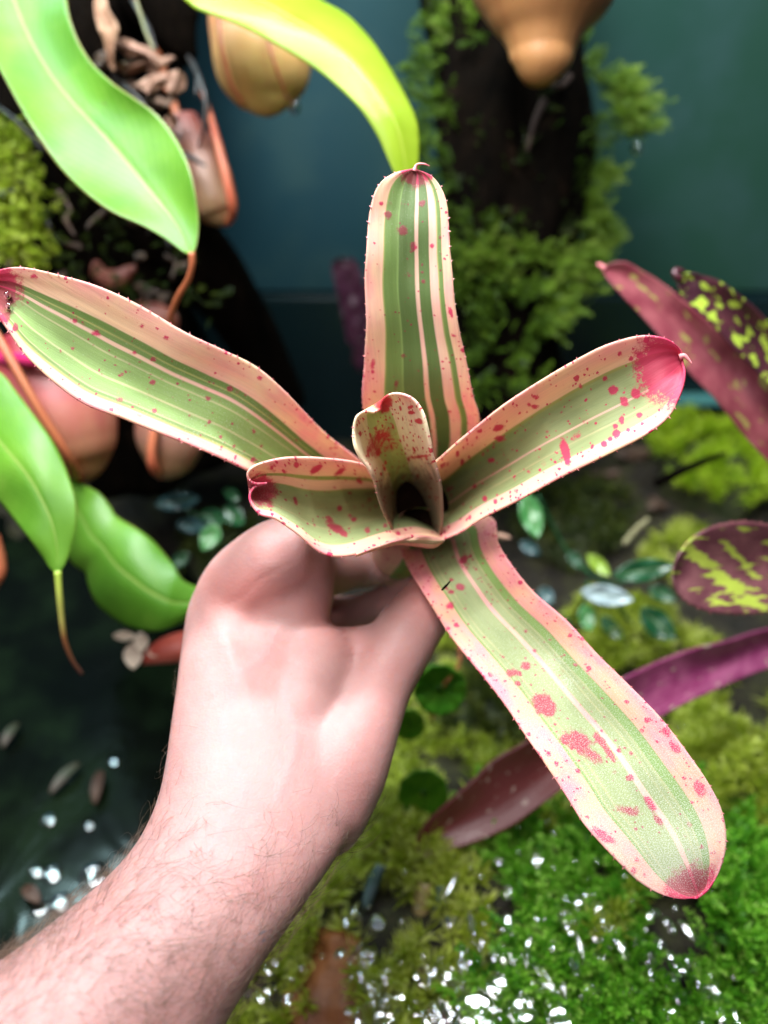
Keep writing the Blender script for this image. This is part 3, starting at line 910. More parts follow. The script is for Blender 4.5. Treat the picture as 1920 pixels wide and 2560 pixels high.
m = NT("lime_leaf")
uvn = m.n('ShaderNodeUVMap')
ux, uy, _ = m.sep(uvn.outputs[0])
o_ = m.obj()
c_ = m.mix(m.step(m.noise(o_, 25, 4), 0.3, 0.7), (0.27, 0.42, 0.012), (0.38, 0.52, 0.03))
du = m.math('ABSOLUTE', m.math('SUBTRACT', ux, 0.5))
c_ = m.mix(m.math('SUBTRACT', 1.0, m.step(du, 0.006, 0.02)), c_, (0.55, 0.62, 0.10))
m.base(c_, 0.38, **{'Coat Weight': 0.2, 'Coat Roughness': 0.2})
m.bump(m.noise(m.mapping(uvn.outputs[0], (50, 2, 1)), 1.0, 2), 0.18, 0.0015)
m.translucent(c_, 0.5)
M_LIME = m.m

m = NT("tendril")
uvn = m.n('ShaderNodeUVMap')
ux, uy, _ = m.sep(uvn.outputs[0])
m.base(m.mix(m.noise(m.obj(), 80), (0.42, 0.10, 0.05), (0.34, 0.12, 0.04)), 0.4)
M_TEN = m.m
m = NT("tendril_green_to_brown")
uvn = m.n('ShaderNodeUVMap')
ux, uy, _ = m.sep(uvn.outputs[0])
m.base(m.ramp(uy, [(0.0, (0.30, 0.42, 0.05)), (0.45, (0.40, 0.36, 0.09)), (0.62, (0.22, 0.08, 0.03)), (1.0, (0.10, 0.035, 0.03))]), 0.4)
M_TENG = m.m


def plain_leaf(name, parent, L, R, D, mat, sag=(0.004,), fold=0.0, tilt=(0.0,), nv=70, nu=25, wave=0.0, thick=0.0006):
    l, r = cr(L, nv), cr(R, nv)
    d = cr(np.stack([np.linspace(0, 1, len(D)), D], 1), nv)[:, 1] if len(D) > 2 else interp(D, nv)
    ti = interp(tilt, nv)
    L3, R3 = at(l[:, 0], l[:, 1], d - ti / 2), at(r[:, 0], r[:, 1], d + ti / 2)
    u = np.linspace(0, 1, nu)
    vd = norm((L3 + R3) / 2 - CAM)
    s = interp(sag, nv)
    prof = 1 - np.abs(2 * u - 1) ** 2 + fold * (1 - np.abs(2 * u - 1))
    G = L3[:, None] + (R3 - L3)[:, None] * u[None, :, None] + vd[:, None] * (s[:, None] * prof[None])[:, :, None]
    wd = np.minimum(1, np.linalg.norm(R3 - L3, axis=1) / 0.012)
    v = np.linspace(0, 1, nv)
    und = (0.0009 * np.sin(v * 13)[:, None] * np.sin(u * 6 + 1)[None] + wave * (np.abs(2 * u - 1) ** 2)[None] * np.sin(v * 22)[:, None] + 0.0006 * np.exp(-((u - .5) / .035) ** 2)[None]) * wd[:, None]
    G = G + vd[:, None] * und[:, :, None]
    uv = np.stack([np.tile(u, nv), np.repeat(v, nu)], 1)
    o = mesh_obj(name, G.reshape(-1, 3), grid_faces(nv, nu), mat, parent, uv=uv)
    md = o.modifiers.new("thickness", 'SOLIDIFY')
    md.thickness = thick
    md.offset = 0
    return o


def pitcher_mat(name, top, mid, bot, vein):
    m = NT(name)
    uvn = m.n('ShaderNodeUVMap')
    ux, uy, _ = m.sep(uvn.outputs[0])
    o_ = m.obj()
    wv = m.math('ADD', uy, m.math('MULTIPLY', m.math('SUBTRACT', m.noise(o_, 60, 4), 0.5), 0.3))
    c_ = m.ramp(wv, [(0.05, top), (0.5, mid), (0.95, bot)])
    vn = m.noise(m.mapping(uvn.outputs[0], (9, 0.7, 1)), 1.0, 3)
    c_ = m.mix(m.math('MULTIPLY', m.step(vn, 0.55, 0.75), 0.45), c_, vein)
    m.base(c_, 0.42, **{'Coat Weight': 0.08, 'Coat Roughness': 0.3, 'Subsurface Weight': 0.12, 'Subsurface Scale': 0.004})
    m.bump(m.noise(m.mapping(uvn.outputs[0], (26, 2, 1)), 1.0, 3), 0.25, 0.002)
    return m.m


MP1 = pitcher_mat("pitcher_orange", (0.54, 0.19, 0.10), (0.56, 0.25, 0.11), (0.50, 0.33, 0.10), (0.40, 0.10, 0.05))
MP2 = pitcher_mat("pitcher_dusty", (0.24, 0.06, 0.045), (0.24, 0.11, 0.075), (0.24, 0.15, 0.07), (0.42, 0.08, 0.06))
MP3 = pitcher_mat("pitcher_crimson_tan", (0.22, 0.010, 0.022), (0.36, 0.085, 0.08), (0.36, 0.19, 0.085), (0.28, 0.035, 0.04))
MP6 = pitcher_mat("pitcher_tan", (0.34, 0.14, 0.05), (0.25, 0.105, 0.04), (0.36, 0.17, 0.06), (0.18, 0.06, 0.025))
m = NT("peristome_magenta")
m.base(m.mix(m.noise(m.obj(), 90), (0.42, 0.01, 0.07), (0.55, 0.03, 0.15)), 0.25, **{'Coat Weight': 0.4})
M_PERI = m.m
M_RIB = simple_mat("pitcher_rib", (0.44, 0.10, 0.05), (0.50, 0.15, 0.07), 60, 0.4, 0.2)


def pitcher(name, parent, pl, rpx, mat, seg=28, squash=0.9, n=90):
    c = cr_r(pl, rpx, n)
    r = c[:, 3] * c[:, 2] / FPX
    return tube(name, at(c[:, 0], c[:, 1], c[:, 2]), r, mat, parent, seg, squash)


# upper pitcher plant: large left leaf, arching leaf, two pitchers
pp = thing("pitcher_plant", P(300, -60, 0.46), "top left pitcher plant with broad glossy leaf, arching lime leaf and orange pitcher", "pitcher plant")
L1 = [(-210, -130), (-120, -20), (-50, 90), (0, 175), (36, 241), (78, 313), (133, 398), (193, 464), (271, 524), (362, 567), (422, 603), (458, 630), (479, 636)]
R1 = [(120, -190), (150, -80), (166, 0), (175, 48), (199, 108), (235, 163), (283, 208), (338, 247), (386, 280), (422, 319), (452, 368), (476, 428), (491, 500), (497, 560), (491, 615), (479, 636)]
lf1 = plain_leaf("leaf", pp, L1, R1, [0.41, 0.395, 0.38, 0.37, 0.365], M_GLEAF, sag=(0.006, 0.010, 0.012, 0.008, 0.001), wave=0.0016, nv=90, nu=31)
lf1["label"] = "broad glossy green leaf with pale midrib"
pxtube("tendril", [(479, 630, .365), (480, 662, .367), (470, 700, .372), (445, 742, .38), (428, 785, .39), (428, 815, .40), (436, 850, .42)], [9, 8, 8, 8, 8, 8, 7], M_TEN, pp)
L2 = [(330, -170), (400, -60), (480, 15), (518, 33), (603, 66), (693, 114), (784, 169), (844, 217), (904, 277), (946, 343), (970, 398), (990, 440), (1020, 470)]
R2 = [(430, -250), (600, -110), (740, -40), (802, 0), (860, 32), (900, 68), (937, 111), (980, 178), (1017, 246), (1041, 301), (1047, 350), (1046, 400), (1040, 440), (1020, 470)]
lf2 = plain_leaf("leaf", pp, L2, R2, [0.40, 0.40, 0.395, 0.39, 0.385, 0.385], M_LIME, sag=(0.0, -0.003, -0.004, -0.004, -0.003, 0), fold=1.6, tilt=(0.0, 0.012, 0.018, 0.014, 0.004), nv=80)
lf2["label"] = "arching lime green leaf folded along its midrib"
p1 = pitcher("pitcher", pp, [(625, -130, .47), (632, -40, .468), (645, 60, .466), (652, 100, .466), (658, 160, .466), (664, 210, .467), (668, 245, .468), (671, 268, .469), (673, 282, .471), (674, 287, .472)], [80, 112, 122, 124, 122, 108, 84, 58, 26, 3], MP1)
p1["label"] = "orange pitcher with a rounded bottom and red ribs"
pxtube("rib", [(548, 40, .437), (552, 110, .436), (566, 170, .440), (580, 215, .446), (610, 262, .457)], [5, 6, 6, 5, 3], M_RIB, p1, seg=8)
pxtube("rib", [(664, 40, .4365), (672, 110, .436), (690, 170, .438), (708, 220, .446), (722, 255, .458)], [3, 4, 4, 4, 3], M_RIB, p1, seg=8)
p2 = pitcher("pitcher", pp, [(455, 300, .50), (480, 370, .50), (510, 440, .50), (535, 500, .50), (548, 532, .502), (556, 552, .503), (560, 562, .505)], [40, 58, 68, 60, 50, 30, 4], MP2)
p2["label"] = "small dusty pink pitcher half hidden by the broad leaf"
pxtube("tendril", [(505, 230, .485), (524, 283, .482), (545, 360, .478), (565, 440, .478), (579, 505, .482), (580, 540, .49), (565, 562, .5)], [6, 8, 11, 12, 12, 11, 7], M_RIB, pp)
pxtube("stem", [(300, -90, .47), (370, 60, .50), (430, 250, .52), (460, 330, .52)], [12, 11, 10, 10], M_TEN, pp)

# lower-left pitcher plant
pq = thing("pitcher_plant", P(-60, 900, 0.46), "pitcher plant at the left edge with two green leaves and crimson pitchers", "pitcher plant")
R3_ = [(-190, 900), (-90, 880), (0, 930), (41, 979), (90, 1044), (130, 1101), (163, 1166), (183, 1227), (191, 1272), (188, 1329), (174, 1382), (158, 1418), (144, 1431)]
L3_ = [(-220, 1010), (-130, 1130), (-60, 1200), (0, 1256), (33, 1296), (73, 1345), (106, 1390), (126, 1420), (144, 1431)]
l3 = plain_leaf("leaf", pq, L3_, R3_, [0.40, 0.385, 0.37, 0.362, 0.36], M_GLEAF, sag=(0.002, -0.006, -0.008, -0.004, 0), wave=0.001)
l3["label"] = "green leaf ending in a drying tendril"
pxtube("tendril", [(144, 1427, .360), (149, 1492, .362), (155, 1553, .366), (163, 1605, .37), (183, 1654, .376), (206, 1686, .382)], [9, 8, 7, 6, 5, 5], M_TENG, pq)
L4 = [(120, 1180), (150, 1300), (175, 1400), (212, 1430), (220, 1460), (236, 1500), (264, 1530), (317, 1565), (366, 1577), (407, 1575), (456, 1555), (520, 1520), (560, 1490)]
R4 = [(130, 1170), (183, 1200), (244, 1231), (277, 1268), (293, 1292), (346, 1325), (391, 1361), (431, 1410), (456, 1450), (500, 1470), (540, 1480), (560, 1490)]
l4 = plain_leaf("leaf", pq, L4, R4, [0.45, 0.435, 0.425, 0.42, 0.425], M_GLEAF, sag=(0.002, -0.006, -0.010, -0.008, 0), wave=0.002)
l4["label"] = "wavy green leaf half hidden by the hand"
p3 = pitcher("pitcher", pq, [(70, 850, .45), (95, 910, .45), (130, 985, .448), (165, 1055, .447), (186, 1110, .448), (198, 1150, .45), (206, 1180, .451), (209, 1198, .452), (210, 1204, .453)], [95, 118, 132, 126, 108, 82, 54, 24, 3], MP3)
p3["label"] = "large crimson and tan pitcher with a magenta rim"
tp = np.linspace(0, 2 * np.pi, 40)
ringp = at(60 + 92 * np.cos(tp), 878 + 22 * np.sin(tp), 0.445 + 0.03 * np.sin(tp + 3.6))
v_, f_, _u = tube_data(ringp, 0.0042, 10)
mesh_obj("rim", v_, f_[:-2], M_PERI, p3)
pxtube("tendril", [(-30, 800, .405), (30, 905, .405), (102, 1032, .408), (163, 1130, .416), (188, 1180, .43), (205, 1203, .448)], [11, 11, 11, 12, 12, 9], M_TEN, pq)
p4 = pitcher("pitcher", pq, [(430, 1000, .47), (430, 1050, .469), (426, 1100, .468), (420, 1145, .469), (412, 1175, .47), (405, 1197, .472)], [80, 88, 86, 68, 44, 5], MP2)
p4["label"] = "dusky tan pitcher under the long bromeliad leaf"
pxtube("tendril", [(386, 1000, .445), (385, 1070, .444), (379, 1130, .446), (384, 1170, .452), (402, 1192, .468)], [10, 11, 12, 13, 9], M_RIB, pq)
p5 = pitcher("pitcher", pq, [(-30, 1340, .43), (-22, 1400, .43), (-18, 1440, .43), (-14, 1480, .432)], [28, 34, 30, 4], M_RIB)
p5["label"] = "red pitcher just showing at the left edge"

# tan pitcher at the top right, in front of the stump
p6 = thing("hanging_pitcher", P(1355, -100, 0.43), "tan pitcher narrowing to a blunt base in front of the mossy stump", "pitcher")
pitcher("pitcher_body", p6, [(1365, -260, .43), (1364, -150, .43), (1362, -60, .43), (1360, 0, .43), (1357, 50, .431), (1356, 90, .432), (1355, 125, .433), (1354, 155, .434), (1352, 175, .436), (1351, 186, .439), (1350, 191, .44)], [190, 200, 190, 172, 136, 102, 84, 76, 60, 36, 4], MP6)

# ------------------------------------------------------------------ moss generators
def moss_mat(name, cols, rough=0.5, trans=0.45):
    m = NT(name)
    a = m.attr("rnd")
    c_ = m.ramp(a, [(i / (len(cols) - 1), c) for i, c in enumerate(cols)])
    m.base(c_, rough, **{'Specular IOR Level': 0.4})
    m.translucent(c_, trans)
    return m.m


M_STAR = moss_mat("star_moss", [(0.06, 0.11, 0.006), (0.28, 0.38, 0.02), (0.52, 0.60, 0.07), (0.72, 0.76, 0.26)], trans=0.55)
M_FERN = moss_mat("fern_moss", [(0.010, 0.06, 0.006), (0.07, 0.27, 0.012), (0.20, 0.50, 0.03), (0.48, 0.72, 0.14)], trans=0.55)
M_BRIGHT = moss_mat("bright_moss", [(0.08, 0.18, 0.004), (0.26, 0.42, 0.010), (0.46, 0.64, 0.025), (0.60, 0.74, 0.08)])
M_DARKM = moss_mat("dark_moss", [(0.012, 0.024, 0.004), (0.04, 0.065, 0.008), (0.09, 0.115, 0.014), (0.16, 0.17, 0.03)])
M_SPRAY = moss_mat("feather_moss", [(0.03, 0.07, 0.006), (0.10, 0.19, 0.012), (0.19, 0.31, 0.03), (0.34, 0.42, 0.09)])


def needles(base, dirs, length, width, tone):
    """diamond-shaped leaflets: verts (4N,3), faces (N,4), rnd (4N)"""
    N = len(base)
    side = norm(np.cross(dirs, rng.normal(size=(N, 3))))
    L_ = length[:, None] * dirs
    v = np.stack([base, base + 0.5 * L_ + side * width[:, None] / 2, base + L_, base + 0.5 * L_ - side * width[:, None] / 2], 1).reshape(-1, 3)
    f = np.arange(4 * N).reshape(N, 4)
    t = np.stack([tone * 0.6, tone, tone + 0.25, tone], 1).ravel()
    return v, f, np.clip(t, 0, 1)


def stars(centers, normals, k=26, rlen=0.008, width=0.0011, spread=1.0, stem=0.004, tone0=0.35):
    """star-moss heads: leaflets radiating from each head"""
    N = len(centers)
    idx = np.repeat(np.arange(N), k)
    nrm = normals[idx]
    dv = norm(nrm * rng.uniform(0.1, 1.2, (N * k, 1)) + rng.normal(0, spread, (N * k, 3)) * 0.75)
    dv = np.where(((dv * nrm).sum(1) < -0.15)[:, None], -dv, dv)
    tone_h = rng.uniform(-0.25, 0.30, N)[idx]
    tone = np.clip(tone0 + tone_h + rng.normal(0, 0.12, N * k), 0, 1)
    ln = rlen * rng.uniform(0.6, 1.15, N * k) * rng.uniform(0.7, 1.2, N)[idx]
    b = centers[idx] + nrm * rng.uniform(-stem, stem, (N * k, 1)) + dv * 0.0006
    return needles(b, dv, ln, np.full(N * k, width) * rng.uniform(0.7, 1.3, N * k), tone)


def fronds(roots, dirs, normals, L=0.020, pairs=12, leaf=0.004, width=0.0011, tone0=0.4):
    """feathery sprigs: stem with paired leaflets"""
    N = len(roots)
    s = np.linspace(0.05, 1, pairs)
    Ls = L * rng.uniform(0.6, 1.25, N)
    bend = rng.uniform(-0.2, 0.55, N)
    st_ = roots[:, None] + dirs[:, None] * (Ls[:, None] * s[None])[:, :, None] - normals[:, None] * (bend[:, None] * Ls[:, None] * s[None] ** 2 * 0.6)[:, :, None]
    side = norm(np.cross(dirs, normals))
    B, Dv, Ln, T = [], [], [], []
    tone = rng.uniform(-0.28, 0.30, N)
    for sg in (-1, 1, 0):
        dv = norm(dirs[:, None] * 0.75 + sg * side[:, None] + normals[:, None] * (0.15 + (0.5 if sg == 0 else 0)) + rng.normal(0, 0.16, (N, pairs, 3)))
        B.append(st_.reshape(-1, 3))
        Dv.append(dv.reshape(-1, 3))
        Ln.append((leaf * (1.1 - 0.75 * s)[None] * rng.uniform(0.7, 1.2, (N, pairs))).ravel())
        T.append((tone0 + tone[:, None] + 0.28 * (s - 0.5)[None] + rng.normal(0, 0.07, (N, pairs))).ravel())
    B, Dv, Ln, T = np.vstack(B), np.vstack(Dv), np.concatenate(Ln), np.clip(np.concatenate(T), 0, 1)
    return needles(B, norm(Dv), Ln, np.full(len(B), width), T)


def join_needles(lst):
    V, F, T, o = [], [], [], 0
    for v, f, t in lst:
        V.append(v); F.append(f + o); T.append(t); o += len(v)
    return np.vstack(V), np.vstack(F), np.concatenate(T)


def moss_obj(name, lst, mat, parent=None, label=None, kind="stuff", loc=None, cat=None):
    v, f, t = join_needles(lst)
    o = mesh_obj(name, v, f, mat, parent, smooth=False, attrs=dict(rnd=t), loc=loc)
    return tag(o, label, cat, None, kind)


def terrain_normal(x, y):
    e = 0.004
    return norm(np.stack([-(terrain(x + e, y) - terrain(x - e, y)) / (2 * e), -(terrain(x, y + e) - terrain(x, y - e)) / (2 * e), np.ones_like(x)], -1))


def noise2(x, y, s, seed):
    r = np.random.default_rng(seed)
    a = 0
    for k in range(6):
        ang, ph, f = r.uniform(0, 6.28), r.uniform(0, 6.28), s * r.uniform(0.6, 1.7)
        a = a + np.sin(f * (x * math.cos(ang) + y * math.sin(ang)) + ph)
    return a / 3.0


# star moss carpet
N = 3600
x = rng.uniform(-0.10, 0.42, N)
y = rng.uniform(0.12, 0.52, N)
keep = (noise2(x, y, 55, 3) > -0.35) & (x > -0.075 + 0.10 * np.maximum(0, (y - 0.26)) + 0.01 * np.sin(y * 60))
keep &= ~((np.hypot((x + 0.028) / 0.018, (y - 0.165) / 0.045) < 1) & (rng.random(N) < 0.9))
keep &= ~((x > 0.05) & (y < 0.255) & (noise2(x, y, 30, 5) > -0.5))
keep &= (y < 0.40) | (noise2(x, y, 40, 8) > 0.55)
x, y = x[keep], y[keep]
c = np.stack([x, y, terrain(x, y) + 0.004 + 0.006 * np.clip(noise2(x, y, 80, 9), -1, 1)], -1)
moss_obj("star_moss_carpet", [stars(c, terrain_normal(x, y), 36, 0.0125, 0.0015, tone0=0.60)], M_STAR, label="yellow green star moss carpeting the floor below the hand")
# bright fern moss at the lower right
N = 2300
x = rng.uniform(0.03, 0.30, N)
y = rng.uniform(0.12, 0.275, N)
keep = (x > 0.055 - 0.10 * (y - 0.16) + 0.012 * np.sin(y * 70)) & (noise2(x, y, 50, 21) > -0.75)
x, y = x[keep], y[keep]
nr = terrain_normal(x, y)
c = np.stack([x, y, terrain(x, y) + 0.004 + 0.010 * np.clip(noise2(x, y, 60, 22), -0.6, 1)], -1)
dv = norm(nr * 0.8 + np.stack([rng.normal(0, 1, len(x)), rng.normal(-0.15, 1, len(x)), 0 * x], -1) * 0.8)
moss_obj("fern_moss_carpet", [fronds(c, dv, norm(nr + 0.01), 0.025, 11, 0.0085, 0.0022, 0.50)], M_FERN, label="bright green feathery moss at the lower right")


def mound(name, px, py, r, h, mat, label, n=260, style='star', group=None, zoff=0.0, tone0=0.42, rl=0.009):
    c = floor_hit(px, py, zoff)
    a = rng.uniform(0, 2 * np.pi, n)
    q = np.sqrt(rng.uniform(0, 1, n))
    nx, ny, nz = q * np.cos(a), q * np.sin(a), np.sqrt(1 - 0.85 * q ** 2)
    lump = 1 + 0.16 * np.sin(3 * a + px) + 0.10 * np.sin(7 * a)
    p = c + np.stack([nx * r * lump, ny * r * lump, nz * h * lump], -1)
    nr = norm(np.stack([nx / r, ny / r, nz / h], -1))
    t = thing(name, c, label, "moss", group)
    # earthy core under the leaflets
    u_, v_ = np.meshgrid(np.linspace(0, 2 * np.pi, 20, endpoint=False), np.linspace(0.05, np.pi / 2 + .3, 8))
    lu = 1 + 0.16 * np.sin(3 * u_ + px) + 0.10 * np.sin(7 * u_)
    core = c + np.stack([0.9 * r * lu * np.cos(u_) * np.sin(v_), 0.9 * r * lu * np.sin(u_) * np.sin(v_), 0.92 * h * np.cos(v_)], -1)
    f = [tuple(z) for z in grid_faces(8, 20, True)] + [tuple(range(20))]
    mesh_obj("moss_core", core.reshape(-1, 3), f, M_DSOIL, t)
    if style == 'star':
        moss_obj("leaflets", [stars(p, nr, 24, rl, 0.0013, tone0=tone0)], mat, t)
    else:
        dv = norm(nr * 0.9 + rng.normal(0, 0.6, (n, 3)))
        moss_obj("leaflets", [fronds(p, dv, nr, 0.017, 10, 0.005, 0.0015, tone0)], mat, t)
    return t


M_DSOIL = simple_mat("moss_peat", (0.020, 0.030, 0.006), (0.035, 0.04, 0.010), 60, 0.8, 0.5)
mound("moss_clump", 1790, 1225, 0.045, 0.055, M_BRIGHT, "bright lime moss clump behind the round spotted leaf at the right", 330, tone0=0.5)
mound("moss_clump", 1700, 1130, 0.030, 0.03, M_BRIGHT, "lime moss tuft under the red tip of the right leaf", 200, tone0=0.45)
mound("moss_clump", 1540, 1610, 0.030, 0.028, M_STAR, "yellow moss clump between the silvery leaf and the purple leaf", 220, tone0=0.5)
mound("moss_clump", 1830, 1960, 0.036, 0.030, M_STAR, "yellow green moss dome beside the tip of the long lower leaf", 300, tone0=0.5)
mound("moss_clump", 1230, 1790, 0.030, 0.022, M_DARKM, "olive moss clump between the thumb and the long lower leaf", 240, 'frond', tone0=0.5)
mound("moss_clump", 1010, 2120, 0.030, 0.026, M_STAR, "pale yellow moss dome right of the wrist", 260, tone0=0.62)
mound("moss_clump", 1420, 1330, 0.05, 0.03, M_DARKM, "dark brownish moss slope under the right leaf", 320, 'frond', tone0=0.3)
mound("moss_clump", 690, 990, 0.028, 0.05, M_SPRAY, "feathery moss tuft at the foot of the dark diagonal branch", 160, 'frond', tone0=0.3)
mound("moss_clump", 880, 1010, 0.028, 0.07, M_SPRAY, "feathery moss tuft left of the upright leaf", 150, 'frond', tone0=0.25)
mound("moss_clump", 560, 1400, 0.034, 0.03, M_DARKM, "dark mossy tuft just left of the index finger", 220, 'frond', tone0=0.35)

# ------------------------------------------------------------------ stump, driftwood, branch
m = NT("black_bark")
o_ = m.obj()
c_ = m.ramp(m.noise(m.mapping(o_, (1, 1, .35)), 60, 6, 0.7), [(0.35, (0.0012, 0.0009, 0.0006)), (0.6, (0.004, 0.0025, 0.0015)), (0.72, (0.018, 0.010, 0.006)), (0.82, (0.055, 0.032, 0.020))])
m.base(c_, 0.9, **{'Specular IOR Level': 0.03})
m.bump(m.noise(m.mapping(o_, (1, 1, .3)), 120, 6, 0.7), 0.9, 0.006)
M_BARK = m.m


def log_mesh(name, pl, rpx, parent, n=60, seg=36, rough=0.10, seed=1, squash=0.9):
    c = cr_r(pl, rpx, n)
    pts = at(c[:, 0], c[:, 1], c[:, 2])
    r = c[:, 3] * c[:, 2] / FPX
    v, f, uv = tube_data(pts, r, seg, squash)
    v = v.reshape(n, seg, 3)
    th_ = np.linspace(0, 2 * np.pi, seg, endpoint=False)
    rg = np.random.default_rng(seed)
    k = 0
    for q in range(7):
        k = k + rg.normal(0, 1) * np.sin(th_[None] * rg.integers(1, 8) + np.linspace(0, rg.uniform(2, 14), n)[:, None] + rg.uniform(0, 6))
    k = k / 3
    v = pts[:, None] + (v - pts[:, None]) * (1 + rough * k[:, :, None])
    o = mesh_obj(name, v.reshape(-1, 3), f, M_BARK, parent, uv=uv)
    return o


def px_sprays(spots, n, spread, d, outward, L, leaf, width, tone0=0.42, pairs=11):
    """feather moss sprigs around a list of places on wood; outward(x,y)->world dir"""
    R_, D_, N_ = [], [], []
    for (x, y, kx) in spots:
        k = int(n * kx)
        xx = rng.normal(x, spread, k)
        yy = rng.normal(y, spread * 1.1, k)
        dd = d(xx, yy) + rng.normal(0, 0.004, k)
        R_.append(at(xx, yy, dd))
        ow = outward(xx, yy)
        D_.append(norm(ow + rng.normal(0, 0.55, (k, 3)) - FW * 0.35 + np.array([0, 0, -0.15])))
        N_.append(norm(-FW + 0.3 * UP + rng.normal(0, 0.3, (k, 3))))
    return fronds(np.vstack(R_), np.vstack(D_), np.vstack(N_), L, pairs, leaf, width, tone0)


stump = thing("mossy_stump", floor_hit(1300, 1080), "dark upright stump fringed with feathery green moss behind the upright leaf", "stump")
log_mesh("trunk", [(1250, -260, .56), (1255, -60, .56), (1270, 120, .56), (1290, 330, .56), (1290, 520, .56), (1270, 700, .57), (1265, 880, .58), (1290, 1080, .60)], [165, 172, 160, 178, 165, 145, 120, 140], stump, seed=4, rough=0.17)
SX = 1280


def stump_d(xx, yy):
    q = np.clip((xx - SX) / 195, -1, 1)
    return 0.565 - 0.036 * np.sqrt(1 - q ** 2) * 1.0


def stump_out(xx, yy):
    q = np.clip((xx - SX) / 195, -1.3, 1.3)
    return np.stack([q, 0 * q, 0 * q], -1) - FW[None] * np.sqrt(np.maximum(0, 1 - q ** 2))[:, None] * 0.6 + UP[None] * 0.25


s_light = [(1175, 20, .7), (1150, 60, .5), (1480, 460, .9), (1465, 540, 1), (1478, 600, 1.3), (1455, 650, 1.2), (1400, 660, .8), (1440, 700, .8), (1390, 740, .8), (1375, 790, .5), (1530, 215, 1.0), (1555, 260, 1.2), (1575, 300, 1.0), (1190, 640, .8), (1250, 660, .8), (1310, 640, .6)]
s_dark = [(1085, 130, .7), (1075, 190, .9), (1090, 250, .9), (1075, 320, .8), (1060, 390, .8), (1100, 420, .5), (1130, 290, .4), (1490, 320, .6), (1440, 400, .4), (1180, 720, .8), (1240, 760, .8), (1320, 720, .8), (1340, 800, .6), (1220, 830, .8), (1180, 900, .7), (1320, 880, .6), (1190, 980, .6), (1300, 960, .6), (1150, 600, .4), (1470, 170, .5), (1400, 360, .5), (1370, 400, .3), (1420, 440, .4), (1110, 500, .4), (1190, 560, .5), (1250, 560, .3), (1120, 60, .8), (1180, 110, .3)]
s_face = [(float(rng.uniform(1130, 1430)), float(rng.uniform(190, 640)), float(rng.uniform(.2, .8))) for _ in range(16)]
moss_obj("moss", [px_sprays(s_face, 24, 24, stump_d, stump_out, 0.011, 0.0042, 0.0011, 0.10)], M_DARKM, stump)
moss_obj("moss", [px_sprays(s_light, 40, 17, stump_d, stump_out, 0.017, 0.0060, 0.0013, 0.50)], M_SPRAY, stump)
moss_obj("moss", [px_sprays(s_dark, 26, 22, stump_d, stump_out, 0.015, 0.0050, 0.0013, 0.10)], M_SPRAY, stump)
for (a, b, cc_) in (((1360, 250), (1335, 310), (1318, 380)), ((1425, 190), (1400, 215), (1350, 200))):
    pxtube("root", [(*a, .512), (*b, .508), (*cc_, .512)], [9, 7, 4], simple_mat("root_bark", (0.03, 0.013, 0.009), (0.06, 0.03, 0.02), 80, 0.8), stump, 14)

drift = thing("driftwood", P(120, 600, 0.55), "dark driftwood behind the broad leaf at the top left with bark chunks and moss", "driftwood")
log_mesh("trunk", [(120, -320, .56), (150, -100, .56), (150, 150, .56), (140, 360, .56), (160, 560, .57), (230, 760, .59), (330, 950, .62), (420, 1150, .66)], [330, 330, 300, 270, 250, 220, 190, 190], drift, seed=8)
log_mesh("branch", [(180, 480, .55), (380, 560, .56), (500, 660, .58), (590, 780, .61), (670, 920, .65), (720, 1010, .68)], [95, 105, 95, 75, 55, 45], drift, seed=12)
log_mesh("branch", [(300, -120, .50), (400, 0, .50), (440, 90, .505), (480, 150, .51)], [90, 85, 60, 20], drift, seed=14)
pl_d = lambda xx, yy: 0.485 + 0 * xx
pl_o = lambda xx, yy: -FW[None] * 0.9 + 0.1 * UP[None] + 0 * xx[:, None]
moss_obj("moss", [px_sprays([(20, 360, 1), (50, 430, 1), (20, 500, 1.2), (70, 540, 1), (30, 600, 1.2), (90, 640, .7), (60, 470, .9)], 50, 26, pl_d, pl_o, 0.014, 0.0045, 0.0012, 0.42)], M_STAR, drift)
M_CHIP = simple_mat("bark_chip", (0.17, 0.085, 0.055), (0.33, 0.19, 0.13), 90, 0.7, 0.8)
M_CHIPD = simple_mat("bark_chip_dark", (0.05, 0.028, 0.018), (0.12, 0.07, 0.045), 90, 0.7, 0.8)


def chip(name, px, py, d, w_, h_, ang, mat, parent, seed, cat=None):
    """an irregular flake of bark"""
    r = np.random.default_rng(seed)
    k = 9
    th_ = np.linspace(0, 2 * np.pi, k, endpoint=False)
    rad = r.uniform(0.7, 1.15, k)
    ca, sa = math.cos(math.radians(ang)), math.sin(math.radians(ang))
    X, Y = np.cos(th_) * rad * w_ / 2, np.sin(th_) * rad * h_ / 2
    x, y = px + X * ca - Y * sa, py + X * sa + Y * ca
    dz = r.normal(0, 0.004, k)
    top = at(x, y, d + dz)
    c1 = P(px, py, d - 0.004)
    back = at(px + (x - px) * .85, py + (y - py) * .85, d + dz + 0.006)
    V = np.vstack([top, back, c1[None]])
    f = [(i, (i + 1) % k, 2 * k) for i in range(k)] + [(i, k + i, k + (i + 1) % k, (i + 1) % k) for i in range(k)] + [tuple(range(k, 2 * k))]
    return mesh_obj(name, V, f, mat, parent, smooth=False)


